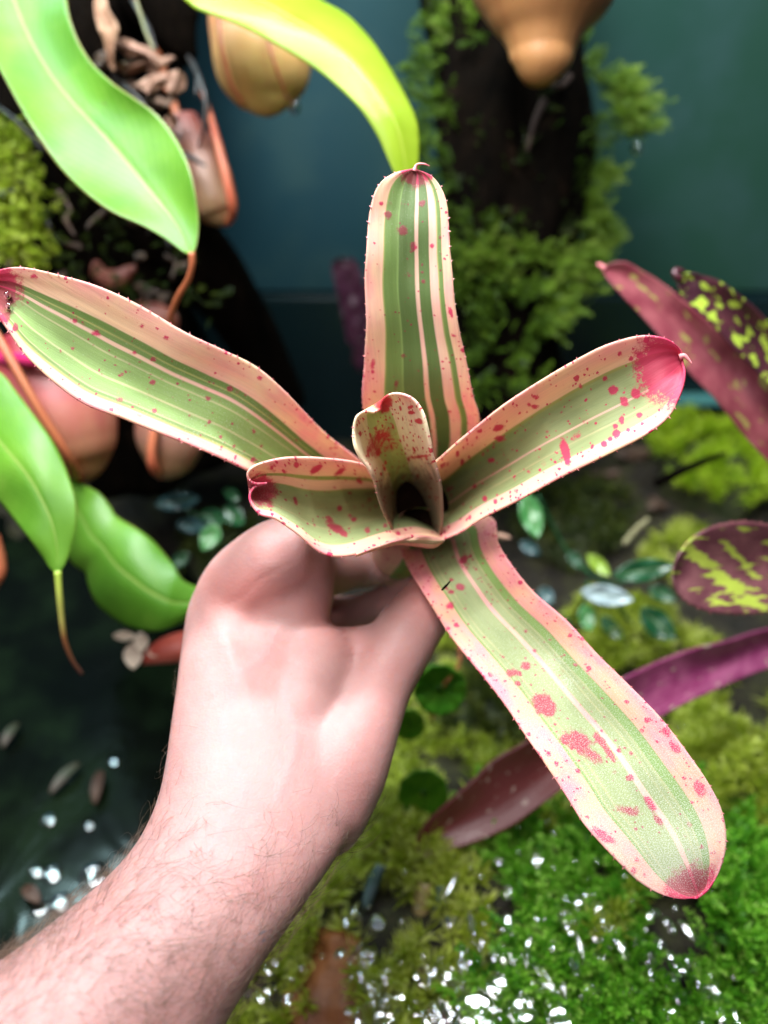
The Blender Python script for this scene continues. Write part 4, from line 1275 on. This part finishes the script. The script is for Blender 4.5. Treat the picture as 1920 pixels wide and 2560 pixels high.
for i, (x, y, w_, h_, a, dk) in enumerate([(320, 118, 75, 45, 20, 0), (365, 135, 80, 40, 25, 0), (330, 165, 95, 36, -15, 0), (400, 160, 85, 34, -25, 0), (385, 205, 90, 50, -18, 0), (440, 205, 60, 60, 40, 0), (425, 245, 70, 36, -35, 1), (330, 215, 60, 40, 30, 1), (260, 150, 50, 50, 10, 1), (390, 255, 60, 30, 20, 1), (430, 300, 40, 36, 60, 0)]):
    chip("bark_chunk", x, y, 0.455 + 0.004 * (i % 4), w_, h_, a, M_CHIPD if dk else M_CHIP, drift, 40 + i)
M_RT = simple_mat("black_root", (0.008, 0.006, 0.006), (0.02, 0.016, 0.015), 90, 0.4)
for pl in ([(470, 140, .49), (500, 200, .48), (515, 260, .478), (508, 330, .48), (496, 365, .485)], [(480, 150, .49), (495, 190, .485), (490, 240, .482)], [(280, 190, .46), (340, 240, .455), (380, 290, .455), (450, 345, .46)], [(440, 370, .47), (480, 395, .468), (515, 415, .47)], [(330, 0, .46), (370, 70, .455), (390, 125, .45)], [(0, 270, .46), (60, 320, .458), (110, 380, .46)]):
    pxtube("root", pl, [5, 7, 7, 5, 3], M_RT, drift, 20, 6)
M_RTB = simple_mat("brown_root", (0.035, 0.020, 0.012), (0.10, 0.055, 0.035), 70, 0.7)
for k in range(16):
    x_, y_ = rng.uniform(40, 470), rng.uniform(430, 860)
    a_ = rng.uniform(-0.6, 0.9) + math.pi / 2
    L_ = rng.uniform(70, 170)
    pl = [(x_ + L_ * t * math.cos(a_) + rng.normal(0, 10), y_ + L_ * t * math.sin(a_) + rng.normal(0, 10), 0.475 + 0.00006 * (y_ - 430) + rng.normal(0, 0.003)) for t in (0, .35, .7, 1)]
    pxtube("root", pl, [rng.uniform(3, 7), rng.uniform(4, 8), rng.uniform(3, 6), 2], M_RTB if k % 3 else M_RT, drift, 18, 6)
for k in range(12):
    chip("bark_chunk", rng.uniform(120, 460), rng.uniform(440, 840), 0.49 + rng.uniform(0, .02), rng.uniform(30, 80), rng.uniform(18, 40), rng.uniform(-60, 60), M_CHIPD, drift, 400 + k)
moss_obj("moss", [px_sprays([(150, 520, .5), (250, 600, .4), (330, 720, .5), (130, 700, .6), (420, 640, .3), (520, 740, .3), (200, 800, .4)], 34, 34, pl_d, pl_o, 0.012, 0.004, 0.0011, 0.22)], M_DARKM, drift)
# curled dead leaf
dl = thing("dead_leaf", P(270, 60, 0.44), "curled dry brown dead leaf at the top beside the broad green leaf", "dead leaf")
M_DEAD = simple_mat("dead_leaf", (0.20, 0.10, 0.055), (0.34, 0.20, 0.12), 70, 0.7, 0.6)
plain_leaf("blade", dl, [(238, -30), (236, 30), (246, 70), (262, 110), (268, 150), (285, 180)], [(262, -30), (270, 20), (290, 55), (296, 80), (284, 120), (286, 180)], [0.445, 0.44, 0.438, 0.442, 0.447], M_DEAD, sag=(0.003, 0.006, 0.006, 0.002), wave=0.002, nv=30, nu=9)
pxtube("stalk", [(340, 0, .452), (365, 80, .45), (385, 125, .45)], [4, 4, 3], simple_mat("dry_stalk", (0.10, 0.11, 0.04), (0.16, 0.15, 0.06), 80), dl)
# pale red dried pitchers near the driftwood, background
dr = thing("dried_pitcher", P(300, 690, 0.52), "reddish dried pitcher against the dark driftwood below the broad leaf", "pitcher")
pitcher("pitcher_body", dr, [(205, 590, .53), (225, 650, .53), (255, 690, .528), (290, 700, .526), (320, 680, .525), (338, 665, .525)], [14, 18, 22, 26, 16, 5], simple_mat("dried_red", (0.16, 0.035, 0.025), (0.22, 0.07, 0.045), 60), seg=14)
dr2 = thing("dried_pitcher", P(400, 790, 0.50), "dull red pitcher lid just above the long left leaf", "pitcher")
pitcher("pitcher_body", dr2, [(345, 770, .5), (380, 785, .498), (420, 805, .498), (440, 830, .5)], [18, 32, 30, 6], simple_mat("dull_red", (0.22, 0.05, 0.04), (0.28, 0.09, 0.06), 60), seg=14)

# ------------------------------------------------------------------ spotted dark bromeliad at the right
def spotted(name, dark, mid, spot, thr, stretch=(1.2, 0.5), sc=1.6, rough=0.35, tipc=None):
    m = NT(name)
    uvn = m.n('ShaderNodeUVMap')
    st = m.attr("st", 'Vector')
    o_ = m.obj()
    c_ = m.mix(m.step(m.noise(st, 0.8, 4), 0.35, 0.7), dark, mid)
    ve = m.noise(m.mapping(st, (16, 0.3, 1)), 1.0, 2)
    c_ = m.mix(0.5, c_, m.ramp(ve, [(0.3, (0.6, 0.6, 0.6)), (0.7, (1.3, 1.3, 1.3))]), 'MULTIPLY')
    if tipc:
        uyy = m.sep(uvn.outputs[0])[1]
        c_ = m.mix(m.step(uyy, 0.42, 0.66), c_, tipc)
    n_ = m.noise(m.mapping(st, (stretch[0], stretch[1], 1)), sc, 3, 0.5, dist=0.3)
    s_ = m.math('ADD', n_, m.math('MULTIPLY', m.attr("red"), 0.35))
    f_ = m.step(s_, thr, thr + 0.035)
    c_ = m.mix(f_, c_, spot)
    m.base(c_, rough, **{'Coat Weight': 0.25, 'Coat Roughness': 0.2})
    m.bump(ve, 0.2, 0.001)
    m.translucent(c_, 0.22)
    return m.m


MS1 = spotted("maroon_leaf", (0.20, 0.035, 0.05), (0.30, 0.08, 0.09), (0.30, 0.26, 0.07), 0.60)
MS2 = spotted("spotted_leaf_dark", (0.045, 0.012, 0.020), (0.085, 0.022, 0.030), (0.36, 0.48, 0.05), 0.545, (1.3, 0.9), 1.5)
MS3 = spotted("spotted_leaf_round", (0.13, 0.040, 0.050), (0.22, 0.085, 0.09), (0.38, 0.46, 0.06), 0.60, (2.4, 0.45), 1.4)
MS4 = spotted("purple_leaf", (0.24, 0.035, 0.11), (0.34, 0.08, 0.17), (0.42, 0.30, 0.24), 0.64, (1.4, 0.9), 1.6, tipc=(0.15, 0.030, 0.028))
sb = thing("spotted_bromeliad", floor_hit(2080, 1480), "dark maroon bromeliad with lime blotches at the right edge", "bromeliad")
l1 = ribbon("leaf", sb, [(2120, 1330), (2010, 1260), (1920, 1153), (1859, 1086), (1791, 1000), (1712, 920), (1638, 827), (1564, 748), (1515, 694), (1505, 668)], [(2160, 1200), (2040, 1080), (1930, 960), (1860, 880), (1773, 803), (1699, 741), (1645, 700), (1607, 678), (1565, 655), (1530, 658), (1505, 668)], [0.43, 0.43, 0.43, 0.43, 0.43], MS1, sag=(0.006, 0.008, 0.008, 0.006, 0.001), nv=80, nu=20, spines=False)
l1["label"] = "long plain maroon leaf pointing up to the left"
pxtube("tip_spine", [(1512, 672, .43), (1500, 663, .43), (1492, 660, .43)], [7, 5, 2], M_SPINE, sb, 8)
l2 = ribbon("leaf", sb, [(2080, 1090), (1990, 1020), (1920, 957), (1871, 907), (1822, 858), (1785, 815), (1755, 785), (1722, 758), (1703, 735), (1693, 705), (1700, 688)], [(2130, 1000), (2010, 890), (1920, 803), (1884, 766), (1822, 717), (1790, 698), (1755, 688), (1725, 682), (1700, 688)], [0.415, 0.41, 0.405, 0.40, 0.40], MS2, sag=(0.008, 0.009, 0.008, 0.006, 0.001), nv=80, nu=24, spines=False)
l2["label"] = "short dark leaf with lime spots and a curled tip"
pxtube("tip_spine", [(1702, 700, .399), (1692, 690, .398), (1685, 679, .398), (1695, 674, .398), (1712, 680, .399)], [10, 9, 7, 6, 4], simple_mat("dark_tip", (0.04, 0.01, 0.015), (0.09, 0.02, 0.03), 60, 0.3), sb, 12)
l3 = ribbon("leaf", sb, [(2140, 1370), (2010, 1330), (1920, 1311), (1877, 1304), (1829, 1305), (1777, 1318), (1729, 1346), (1700, 1380), (1686, 1410), (1681, 1440)], [(2140, 1490), (2010, 1520), (1920, 1531), (1877, 1536), (1829, 1536), (1777, 1531), (1734, 1515), (1702, 1492), (1686, 1465), (1681, 1440)], [0.40, 0.39, 0.38, 0.372, 0.37], MS3, sag=(0.010, 0.010, 0.009, 0.006, 0.001), nv=80, nu=30, spines=True, spine_len=0.0009, paints=[(1790, 1430, 90, 12, 42, 1.0), (1880, 1505, 70, 12, 20, .9), (1850, 1400, 60, 8, 45, .8)])
l3["label"] = "round-ended leaf with lime streaks"
l4 = ribbon("leaf", sb, [(2080, 1540), (1990, 1560), (1900, 1575), (1820, 1600), (1742, 1618), (1677, 1640), (1612, 1668), (1540, 1705), (1470, 1755), (1390, 1805), (1311, 1855), (1233, 1899), (1181, 1949), (1128, 1996), (1074, 2046), (1050, 2078), (1042, 2104), (1044, 2118)], [(2080, 1640), (1990, 1655), (1894, 1681), (1807, 1716), (1721, 1755), (1660, 1788), (1590, 1832), (1520, 1885), (1450, 1940), (1384, 1990), (1336, 2026), (1285, 2063), (1207, 2099), (1130, 2126), (1085, 2144), (1060, 2144), (1046, 2132), (1044, 2118)], [0.46, 0.445, 0.43, 0.42, 0.415, 0.415, 0.415], MS4, sag=(0.006, 0.006, 0.006, 0.006, 0.002), nv=110, nu=22, spines=False)
l4["label"] = "long purple leaf running under the lower variegated leaf"
log_mesh("stem", [(2080, 1250, .45), (2075, 1400, .46), (2060, 1520, .48), (2080, 1640, .52)], [60, 70, 70, 50], sb, n=20, seg=16, seed=31)

# ------------------------------------------------------------------ small plants on the floor
def small_leaf_mat(name, a, b, rough=0.3):
    m = NT(name)
    uvn = m.n('ShaderNodeUVMap')
    ux, uy, _ = m.sep(uvn.outputs[0])
    c_ = m.mix(m.noise(m.obj(), 60, 3), a, b)
    du = m.math('ABSOLUTE', m.math('SUBTRACT', ux, 0.5))
    c_ = m.mix(m.math('MULTIPLY', m.math('SUBTRACT', 1.0, m.step(du, 0.015, 0.05)), 0.5), c_, (0.3, 0.4, 0.2))
    m.base(c_, rough, **{'Coat Weight': 0.3})
    m.bump(m.noise(m.mapping(uvn.outputs[0], (30, 3, 1)), 1.0, 2), 0.2, 0.001)
    m.translucent(c_, 0.25)
    return m.m


ML_G = small_leaf_mat("small_leaf_green", (0.05, 0.20, 0.05), (0.08, 0.28, 0.08))
ML_D = small_leaf_mat("small_leaf_dark", (0.010, 0.07, 0.025), (0.02, 0.11, 0.04), 0.22)
ML_Y = small_leaf_mat("small_leaf_lime", (0.22, 0.36, 0.02), (0.30, 0.44, 0.05))
ML_S = small_leaf_mat("small_leaf_silver", (0.28, 0.38, 0.38), (0.42, 0.52, 0.55), 0.3)
ML_B = small_leaf_mat("small_leaf_blue", (0.03, 0.08, 0.09), (0.05, 0.12, 0.13), 0.25)


def ellipse_leaf(name, parent, a, b, wpx, d, mat, d2=None):
    """small elliptical leaf from pixel a to pixel b"""
    a, b = np.array(a, float), np.array(b, float)
    ax_ = norm(b - a)
    pr = np.array([-ax_[1], ax_[0]])
    t = np.linspace(0, 1, 9)
    prof = np.sin(np.pi * t) ** 0.75 * (1 - 0.15 * t)
    L_ = [tuple(a + (b - a) * k + pr * wpx / 2 * p) for k, p in zip(t, prof)]
    R_ = [tuple(a + (b - a) * k - pr * wpx / 2 * p) for k, p in zip(t, prof)]
    return plain_leaf(name, parent, L_, R_, [d, d2 if d2 else d], mat, sag=(0.0, 0.002, 0.0), nv=24, nu=9, thick=0.0004)


cp = thing("creeping_plant", floor_hit(1420, 1520), "creeping plant with dark, lime and silvery leaves left of the round spotted leaf", "plant")
for a, b, w_, d, mt in [((1312, 1232), (1345, 1345), 62, .50, ML_G), ((1468, 1385), (1525, 1440), 36, .50, ML_Y), ((1530, 1440), (1690, 1412), 62, .47, ML_D), ((1450, 1478), (1585, 1500), 56, .47, ML_S), ((1460, 1510), (1475, 1578), 46, .48, ML_G), ((1300, 1355), (1350, 1385), 34, .53, ML_B),
                        ((1350, 1470), (1380, 1510), 44, .52, ML_B), ((1500, 1540), (1560, 1600), 40, .52, ML_D), ((1600, 1520), (1690, 1600), 70, .50, ML_D), ((1420, 1380), (1455, 1420), 30, .54, ML_D), ((1620, 1470), (1690, 1500), 40, .53, ML_D), ((1380, 1545), (1430, 1580), 40, .53, ML_D)]:
    ellipse_leaf("leaf", cp, a, b, w_, d, mt, d - 0.006)
for pl in ([(1345, 1240, .505), (1420, 1380, .52), (1500, 1450, .5), (1560, 1460, .48)], [(1420, 1560, .53), (1460, 1500, .49), (1470, 1450, .5)], [(1500, 1450, .5), (1580, 1560, .515), (1640, 1600, .52)]):
    pxtube("stem", pl, [4, 4, 3], ML_D, cp)
cq = thing("creeping_plant", floor_hit(480, 1330), "small dark bluish-leaved plant left of the short folded leaf", "plant")
for a, b, w_, d, mt in [((388, 1262), (500, 1246), 50, .50, ML_B), ((440, 1310), (520, 1318), 40, .51, ML_B), ((545, 1310), (505, 1375), 54, .49, ML_G), ((560, 1270), (610, 1310), 50, .50, ML_D), ((500, 1285), (570, 1300), 40, .51, ML_D), ((600, 1250), (560, 1225), 30, .51, ML_D), ((470, 1380), (430, 1420), 34, .52, ML_D)]:
    ellipse_leaf("leaf", cq, a, b, w_, d, mt, d - 0.006)
pxtube("stem", [(420, 1255, .51), (510, 1300, .515), (560, 1360, .53)], [4, 4, 4], ML_D, cq)


def round_leaf(name, parent, px, py, rpx, d, mat):
    k, rr = 40, 8
    th_ = np.linspace(0, 2 * np.pi, k, endpoint=False)
    V = [P(px, py, d + 0.003)]
    for r in np.linspace(1 / rr, 1, rr):
        lob = 1 + 0.03 * np.sin(9 * th_) * r
        V += list(at(px + rpx * r * lob * np.cos(th_), py + rpx * 0.97 * r * lob * np.sin(th_), d - 0.003 * r ** 2 + 0.0004 * np.sin(9 * th_) * r + 0.006 * r * np.sin(th_)))
    f = [(0, 1 + i, 1 + (i + 1) % k) for i in range(k)]
    for j in range(rr - 1):
        for i in range(k):
            a = 1 + j * k + i
            b = 1 + j * k + (i + 1) % k
            f.append((a, b, b + k, a + k))
    o = mesh_obj(name, np.array(V), f, mat, parent)
    md = o.modifiers.new("thickness", 'SOLIDIFY')
    md.thickness = 0.0005
    return o


m = NT("pennywort_leaf")
o_ = m.obj()
c_ = m.mix(m.step(m.noise(o_, 90, 4), 0.35, 0.7), (0.05, 0.22, 0.008), (0.12, 0.34, 0.02))
m.base(c_, 0.3, **{'Coat Weight': 0.35})
m.bump(m.noise(o_, 160, 3), 0.3, 0.001)
m.translucent(c_, 0.3)
M_PW = m.m
for (px, py, r, d, lb, stem_) in ((1100, 1725, 66, .45, "round scalloped green leaf showing past the thumb", [(1145, 1600, .448), (1148, 1660, .446), (1105, 1722, .452), (1080, 1800, .50)]), (1058, 1985, 62, .43, "round green leaf among wet moss below the thumb", [(1058, 1985, .434), (1050, 2020, .45), (1045, 2050, .49)])):
    t = thing("pennywort", P(px, py, d), lb, "plant", "round-leaved pennyworts")
    round_leaf("leaf", t, px, py, r, d, M_PW)
    pxtube("stem", stem_, [4, 4, 4], M_TEN, t)
pw = thing("pennywort", P(1022, 1810, .46), "half hidden round leaf at the edge of the palm", "plant", "round-leaved pennyworts")
round_leaf("leaf", pw, 1022, 1812, 40, .46, M_PW)
pxtube("stem", [(1022, 1812, .463), (1030, 1850, .5)], [4, 4], M_TEN, pw)
# small purple plant near the wall
pu = thing("dark_bromeliad", P(880, 800, 0.66), "small dark purple plant by the wall left of the upright leaf", "bromeliad")
MPU = spotted("dark_purple", (0.04, 0.010, 0.022), (0.09, 0.03, 0.06), (0.34, 0.22, 0.42), 0.70, (1, 1), 1.0, 0.25)
for Lp, Rp in (([(870, 860), (850, 760), (832, 690), (832, 655), (850, 645)], [(915, 860), (910, 760), (905, 690), (885, 650), (850, 645)]), ([(880, 880), (900, 790), (910, 720), (940, 650)], [(930, 880), (950, 790), (955, 720), (940, 650)]), ([(880, 900), (900, 850), (940, 840), (980, 880)], [(900, 930), (930, 890), (960, 880), (980, 880)])):
    ribbon("leaf", pu, Lp, Rp, [0.66, 0.65, 0.64], MPU, sag=(0.004, 0.004, 0), nv=30, nu=12, spines=False)
# dry twig, bark chips on the floor at right
tw = thing("twig", P(1600, 1330, .52), "short pale dry twig on the dark floor right of the right leaf", "twig")
pxtube("twig_shaft", [(1560, 1360, .525), (1590, 1325, .52), (1622, 1296, .515)], [7, 8, 5], simple_mat("dry_twig", (0.22, 0.20, 0.10), (0.30, 0.28, 0.15), 70, 0.7), tw)
tw2 = thing("twig", P(1750, 1170, .50), "thin dark twig lying across the lime moss clump", "twig")
pxtube("twig_shaft", [(1640, 1210, .505), (1720, 1170, .49), (1815, 1132, .485)], [12, 10, 5], M_BARK, tw2)
for i, (x, y, w_, h_, a, dk) in enumerate([(1500, 1190, 120, 40, -8, 1), (1580, 1130, 110, 40, 5, 1), (1450, 1235, 80, 34, 10, 1), (1640, 1260, 60, 34, 20, 1), (1240, 1340, 70, 20, 8, 0)]):
    lb = ["long dark bark chip under the right leaf", "bark chip below the red leaf tip", "bark chip nearest the rosette under the right leaf", "small bark chip left of the lime moss", "reddish bark sliver beside the lower leaf base"][i]
    q = floor_hit(x, y, 0.01)
    dd = float((q - CAM) @ FW)
    o = chip("bark_chip", x, y, dd if i < 4 else 0.42, w_, h_, a, M_CHIPD if dk else M_CHIP, None, 70 + i)
    tag(o, lb, "bark chip", "bark chips on the floor")

# debris in and around the pool
def flat_leaf(name, a, b, wpx, z, mat, label, cat):
    pa, pb = floor_at_z(*a, z), floor_at_z(*b, z)
    t = np.linspace(0, 1, 11)
    dr_ = norm(pb - pa)
    sd = norm(np.cross(dr_, [0, 0, 1.0]))
    wd = wpx * float((pa - CAM) @ FW) / FPX
    V = []
    for k in t:
        p = math.sin(math.pi * min(max(k, 0.03), 0.97)) ** 0.6
        for s in (-1, -0.5, 0, 0.5, 1):
            V.append(pa + (pb - pa) * k + sd * s * wd / 2 * p + np.array([0, 0, 0.002 * (s * s) + 0.003 * math.sin(3 * k)]))
    o = mesh_obj(name, np.array(V), grid_faces(11, 5), mat, uv=np.array([((s + 1) / 2, k) for k in t for s in (-1, -.5, 0, .5, 1)]))
    md = o.modifiers.new("thickness", 'SOLIDIFY')
    md.thickness = 0.0006
    return tag(o, label, cat)


def floor_at_z(px, py, z):
    dirv = FW + (px - 960) / FPX * RX + (1280 - py) / FPX * UP
    return CAM + (z - CAM[2]) / dirv[2] * dirv


M_FL1 = simple_mat("floating_leaf_olive", (0.022, 0.032, 0.012), (0.05, 0.036, 0.024), 60, 0.6)
M_FL2 = simple_mat("floating_leaf_brown", (0.035, 0.015, 0.008), (0.055, 0.025, 0.012), 60, 0.6)
M_FL3 = simple_mat("floating_leaf_green", (0.02, 0.06, 0.015), (0.03, 0.09, 0.02), 60, 0.3)
flat_leaf("floating_leaf", (128, 1985), (200, 1912), 26, -0.008, M_FL1, "olive slender leaf floating on the pool left of the wrist", "leaf")
flat_leaf("floating_leaf", (238, 2010), (255, 1930), 26, -0.008, M_FL2, "orange brown leaf scrap floating on the pool beside the wrist", "leaf")
flat_leaf("floating_leaf", (8, 1870), (48, 1812), 22, -0.008, M_FL1, "pale leaf scrap on the pool at the left edge", "leaf")
flat_leaf("floating_leaf", (60, 2220), (100, 2260), 30, -0.008, M_FL2, "small brown scrap on the pool near the lower glints", "leaf")
# pale petals and a red pitcher beside the hand
M_PET = simple_mat("pale_petal", (0.55, 0.42, 0.32), (0.70, 0.58, 0.46), 60, 0.6, trans=0.2)
pt = thing("dry_flower", P(335, 1620, .45), "pale dry petals lying below the wavy green leaf left of the hand", "flower")
for (x, y, w_, h_, a) in ((332, 1640, 52, 66, 10), (352, 1605, 40, 50, -20), (310, 1590, 60, 26, 15), (385, 1632, 34, 22, -40)):
    ellipse_leaf("petal", pt, (x, y - h_ / 2), (x, y + h_ / 2), w_, .45, M_PET, .445)
rp = thing("fallen_pitcher", P(420, 1630, .45), "fallen red pitcher partly hidden behind the back of the hand", "pitcher")
pitcher("pitcher_body", rp, [(355, 1655, .455), (380, 1640, .453), (420, 1625, .452), (470, 1615, .453), (530, 1610, .455)], [8, 22, 34, 38, 30], simple_mat("fallen_red", (0.34, 0.045, 0.03), (0.42, 0.09, 0.06), 60, 0.4), seg=16)
# wet glossy strap blades in the moss
M_WET = simple_mat("wet_blade", (0.05, 0.09, 0.08), (0.09, 0.13, 0.14), 60, 0.12, 0.1)
M_WETB = simple_mat("wet_blade_brown", (0.22, 0.17, 0.06), (0.28, 0.20, 0.09), 60, 0.3, 0.2)
for i, (a, b, w_, mt, lb) in enumerate([((915, 2265), (955, 2160), 32, M_WET, "shining wet blade right of the wrist"), ((1095, 2330), (1110, 2210), 46, M_WET, "blue grey wet blade standing in the moss beside the tan blade"), ((1048, 2330), (1062, 2205), 44, M_WETB, "tan strap of dead leaf in the moss left of the blue grey blade")]):
    a3, b3 = floor_at_z(*a, 0.012), floor_at_z(*b, 0.030)
    sd = norm(np.cross(b3 - a3, FW))
    wd = w_ * .40 / FPX / 2
    ts = np.linspace(0, 1, 12)
    V = np.array([a3 + (b3 - a3) * k + sd * s * wd * (1 - 0.35 * (2 * k - 1) ** 2) - FW * 0.003 * (1 - s * s) + UP * 0.002 * math.sin(3.1 * k) for k in ts for s in (-1, -.5, 0, .5, 1)])
    o = mesh_obj("strap_blade", V, grid_faces(12, 5), mt)
    md = o.modifiers.new("thickness", 'SOLIDIFY')
    md.thickness = 0.0007
    tag(o, lb, "leaf blade")
# orange brown wet patch of ground
gxx, gyy = np.meshgrid(np.linspace(-0.060, 0.004, 40), np.linspace(0.12, 0.222, 50))
M_CLAY = simple_mat("orange_clay", (0.13, 0.035, 0.008), (0.24, 0.075, 0.018), 45, 0.6, 0.8, 120)
ell = np.hypot((gxx + 0.028) / 0.024, (gyy - 0.165) / 0.050) + 0.18 * noise2(gxx, gyy, 110, 41)
zc = terrain(gxx, gyy) + 0.006 * (1 - ell ** 2) + 0.0016 * noise2(gxx, gyy, 260, 42)
cl = mesh_obj("clay_soil", np.stack([gxx, gyy, np.maximum(zc, terrain(gxx, gyy) - 0.02)], -1).reshape(-1, 3), grid_faces(*gxx.shape), M_CLAY)
tag(cl, "orange brown clay patch at the bottom edge right of the arm", kind="structure")

# ------------------------------------------------------------------ water drops
m = NT("water_drop")
m.base((0.9, 0.95, 1.0), 0.02, **{'IOR': 1.33, 'Transmission Weight': 1.0, 'Specular IOR Level': 0.9})
M_DROP = m.m
m = NT("water_film")
gl = m.n('ShaderNodeBsdfGlossy')
gl.inputs['Roughness'].default_value = 0.06
gl.inputs['Color'].default_value = (1, 1, 1, 1)
tr = m.n('ShaderNodeBsdfTransparent')
fr_ = m.n('ShaderNodeFresnel')
fr_.inputs[0].default_value = 1.5
mx = m.n('ShaderNodeMixShader')
m.set(mx.inputs[0], m.math('ADD', fr_.outputs[0], 0.10))
m.t.links.new(tr.outputs[0], mx.inputs[1])
m.t.links.new(gl.outputs[0], mx.inputs[2])
m.t.links.new(mx.outputs[0], m.out.inputs[0])
M_FILM = m.m


def drop_data(c, r, nrm=(0, 0, 1), flat=1.0, seg=10):
    nrm = norm(np.array(nrm, float))
    a = norm(np.cross(nrm, [0.3, 0.9, 0.2]))
    b = np.cross(nrm, a)
    u_, v_ = np.meshgrid(np.linspace(0, 2 * np.pi, seg, endpoint=False), np.linspace(0.08, np.pi - .08, 7))
    p = c + r * ((np.cos(u_) * np.sin(v_))[..., None] * a + (np.sin(u_) * np.sin(v_))[..., None] * b + flat * np.cos(v_)[..., None] * nrm)
    f = [tuple(x) for x in grid_faces(7, seg, True)] + [tuple(range(seg))[::-1], tuple(6 * seg + k for k in range(seg))]
    return p.reshape(-1, 3), f


def drop_thing(px, py, d, rpx, label, group=None):
    v, f = drop_data(P(px, py, d), rpx * d / FPX, UP, 1.2, 16)
    o = mesh_obj("water_drop", v, f, M_DROP)
    return tag(o, label, "water drop", group)


drop_thing(737, 268, .462, 15, "water drop hanging from the orange pitcher")
drop_thing(1592, 370, .53, 15, "water drop hanging from the yellow moss tip on the stump")
drop_thing(18, 738, .2715, 9, "larger water drop on the red tip of the long left leaf")
drop_thing(22, 766, .2715, 8, "smaller water drop below the other on the left leaf tip")
# scattered beads over the wet moss
ps = []
for k in range(280):
    x = rng.uniform(-0.06, 0.30)
    y = rng.triangular(0.14, 0.16, 0.34)
    z = float(terrain(np.array(x), np.array(y))) + rng.uniform(0.010, 0.020)
    ps.append(drop_data(np.array([x, y, z]), rng.uniform(0.0006, 0.0018), norm(np.array([rng.normal(0, .3), rng.normal(0, .3), 1])), 0.7, 8))
v, f = merge(ps)
o = mesh_obj("water_beads", v, f, M_FILM)
tag(o, "beads of water glinting on the moss", kind="stuff")
ps = []
for k in range(90):
    x = rng.uniform(-0.03, 0.20)
    y = rng.triangular(0.14, 0.165, 0.25)
    z = float(terrain(np.array(x), np.array(y))) + 0.013
    ps.append(drop_data(np.array([x, y, z]), rng.uniform(0.0015, 0.0048), norm(np.array([rng.normal(0, .16), rng.normal(0, .16), 1])), 0.28, 14))
for (x_, y_, r_) in [(120, 2050, 3.5), (130, 2185, 4.5), (235, 2190, 6.5), (150, 2258, 5.0), (90, 2180, 3), (100, 2270, 3.5), (285, 1905, 2.5), (225, 2065, 2.2), (970, 2490, 6), (930, 2470, 4), (1040, 2520, 4), (1120, 2440, 5), (1180, 2520, 7), (1230, 2540, 6), (1290, 2390, 4.5), (1340, 2440, 5), (1385, 2500, 5), (1420, 2420, 4), (1480, 2470, 4.5), (1500, 2400, 3.5), (1240, 2390, 3.5), (1200, 2400, 3.0), (1585, 2480, 3.2), (1755, 2460, 3.5), (680, 2420, 4), (660, 2490, 4), (720, 2500, 3), (1010, 2000, 3), (1070, 1980, 2.5), (1270, 2300, 3), (1470, 2235, 3), (1510, 2290, 2.6), (1650, 2360, 2.8)]:
    pz = floor_hit(x_, y_, 0.012)
    if x_ < 400:
        pz = floor_at_z(x_, y_, -0.011)
        r_ *= 1.3
    ps.append(drop_data(pz, r_ / 1000, norm(np.array([rng.normal(0, .06), rng.normal(0, .06), 1])), 0.14, 28))
for (x_, y_, r_) in [(970, 2500, 8), (1190, 2525, 10), (1245, 2465, 6), (1305, 2525, 7), (1100, 2545, 8), (925, 2545, 7), (1400, 2545, 6), (1060, 2440, 5)]:
    ps.append(drop_data(floor_hit(x_, y_, 0.016), r_ / 1000, norm(np.array([rng.normal(0, .03), -0.06, 1])), 0.07, 32))
for k in range(36):   # elongated wet streaks
    x = rng.uniform(-0.02, 0.17)
    y = rng.triangular(0.14, 0.165, 0.225)
    z = float(terrain(np.array(x), np.array(y))) + 0.0165
    v_, f_ = drop_data(np.array([0, 0, 0.0]), 1.0, (0, 0, 1), 1.0, 14)
    a_ = rng.uniform(0.9, 2.2)
    lx, ly = rng.uniform(0.004, 0.010), rng.uniform(0.0015, 0.0028)
    q = v_ * np.array([lx, ly, 0.0009])
    q = np.stack([q[:, 0] * math.cos(a_) - q[:, 1] * math.sin(a_), q[:, 0] * math.sin(a_) + q[:, 1] * math.cos(a_), q[:, 2] + rng.normal(0, .10) * q[:, 0] + rng.normal(0, 0.10) * q[:, 1]], 1)
    ps.append((q + np.array([x, y, z]), f_))
v, f = merge(ps)
o = mesh_obj("water_film", v, f, M_FILM)
tag(o, "shining wet patches on the lower moss", kind="stuff")

# thread of dark moss stuck on the lower leaf
th_ob = pxtube("moss_thread", [(1104, 1476, .2935), (1112, 1468, .2932), (1118, 1462, .293), (1126, 1452, .293)], [2.2, 3.5, 3, 1.5], M_BARK, None, 12, 5)
tag(th_ob, "tiny dark thread of moss stuck on the long lower leaf", "thread")
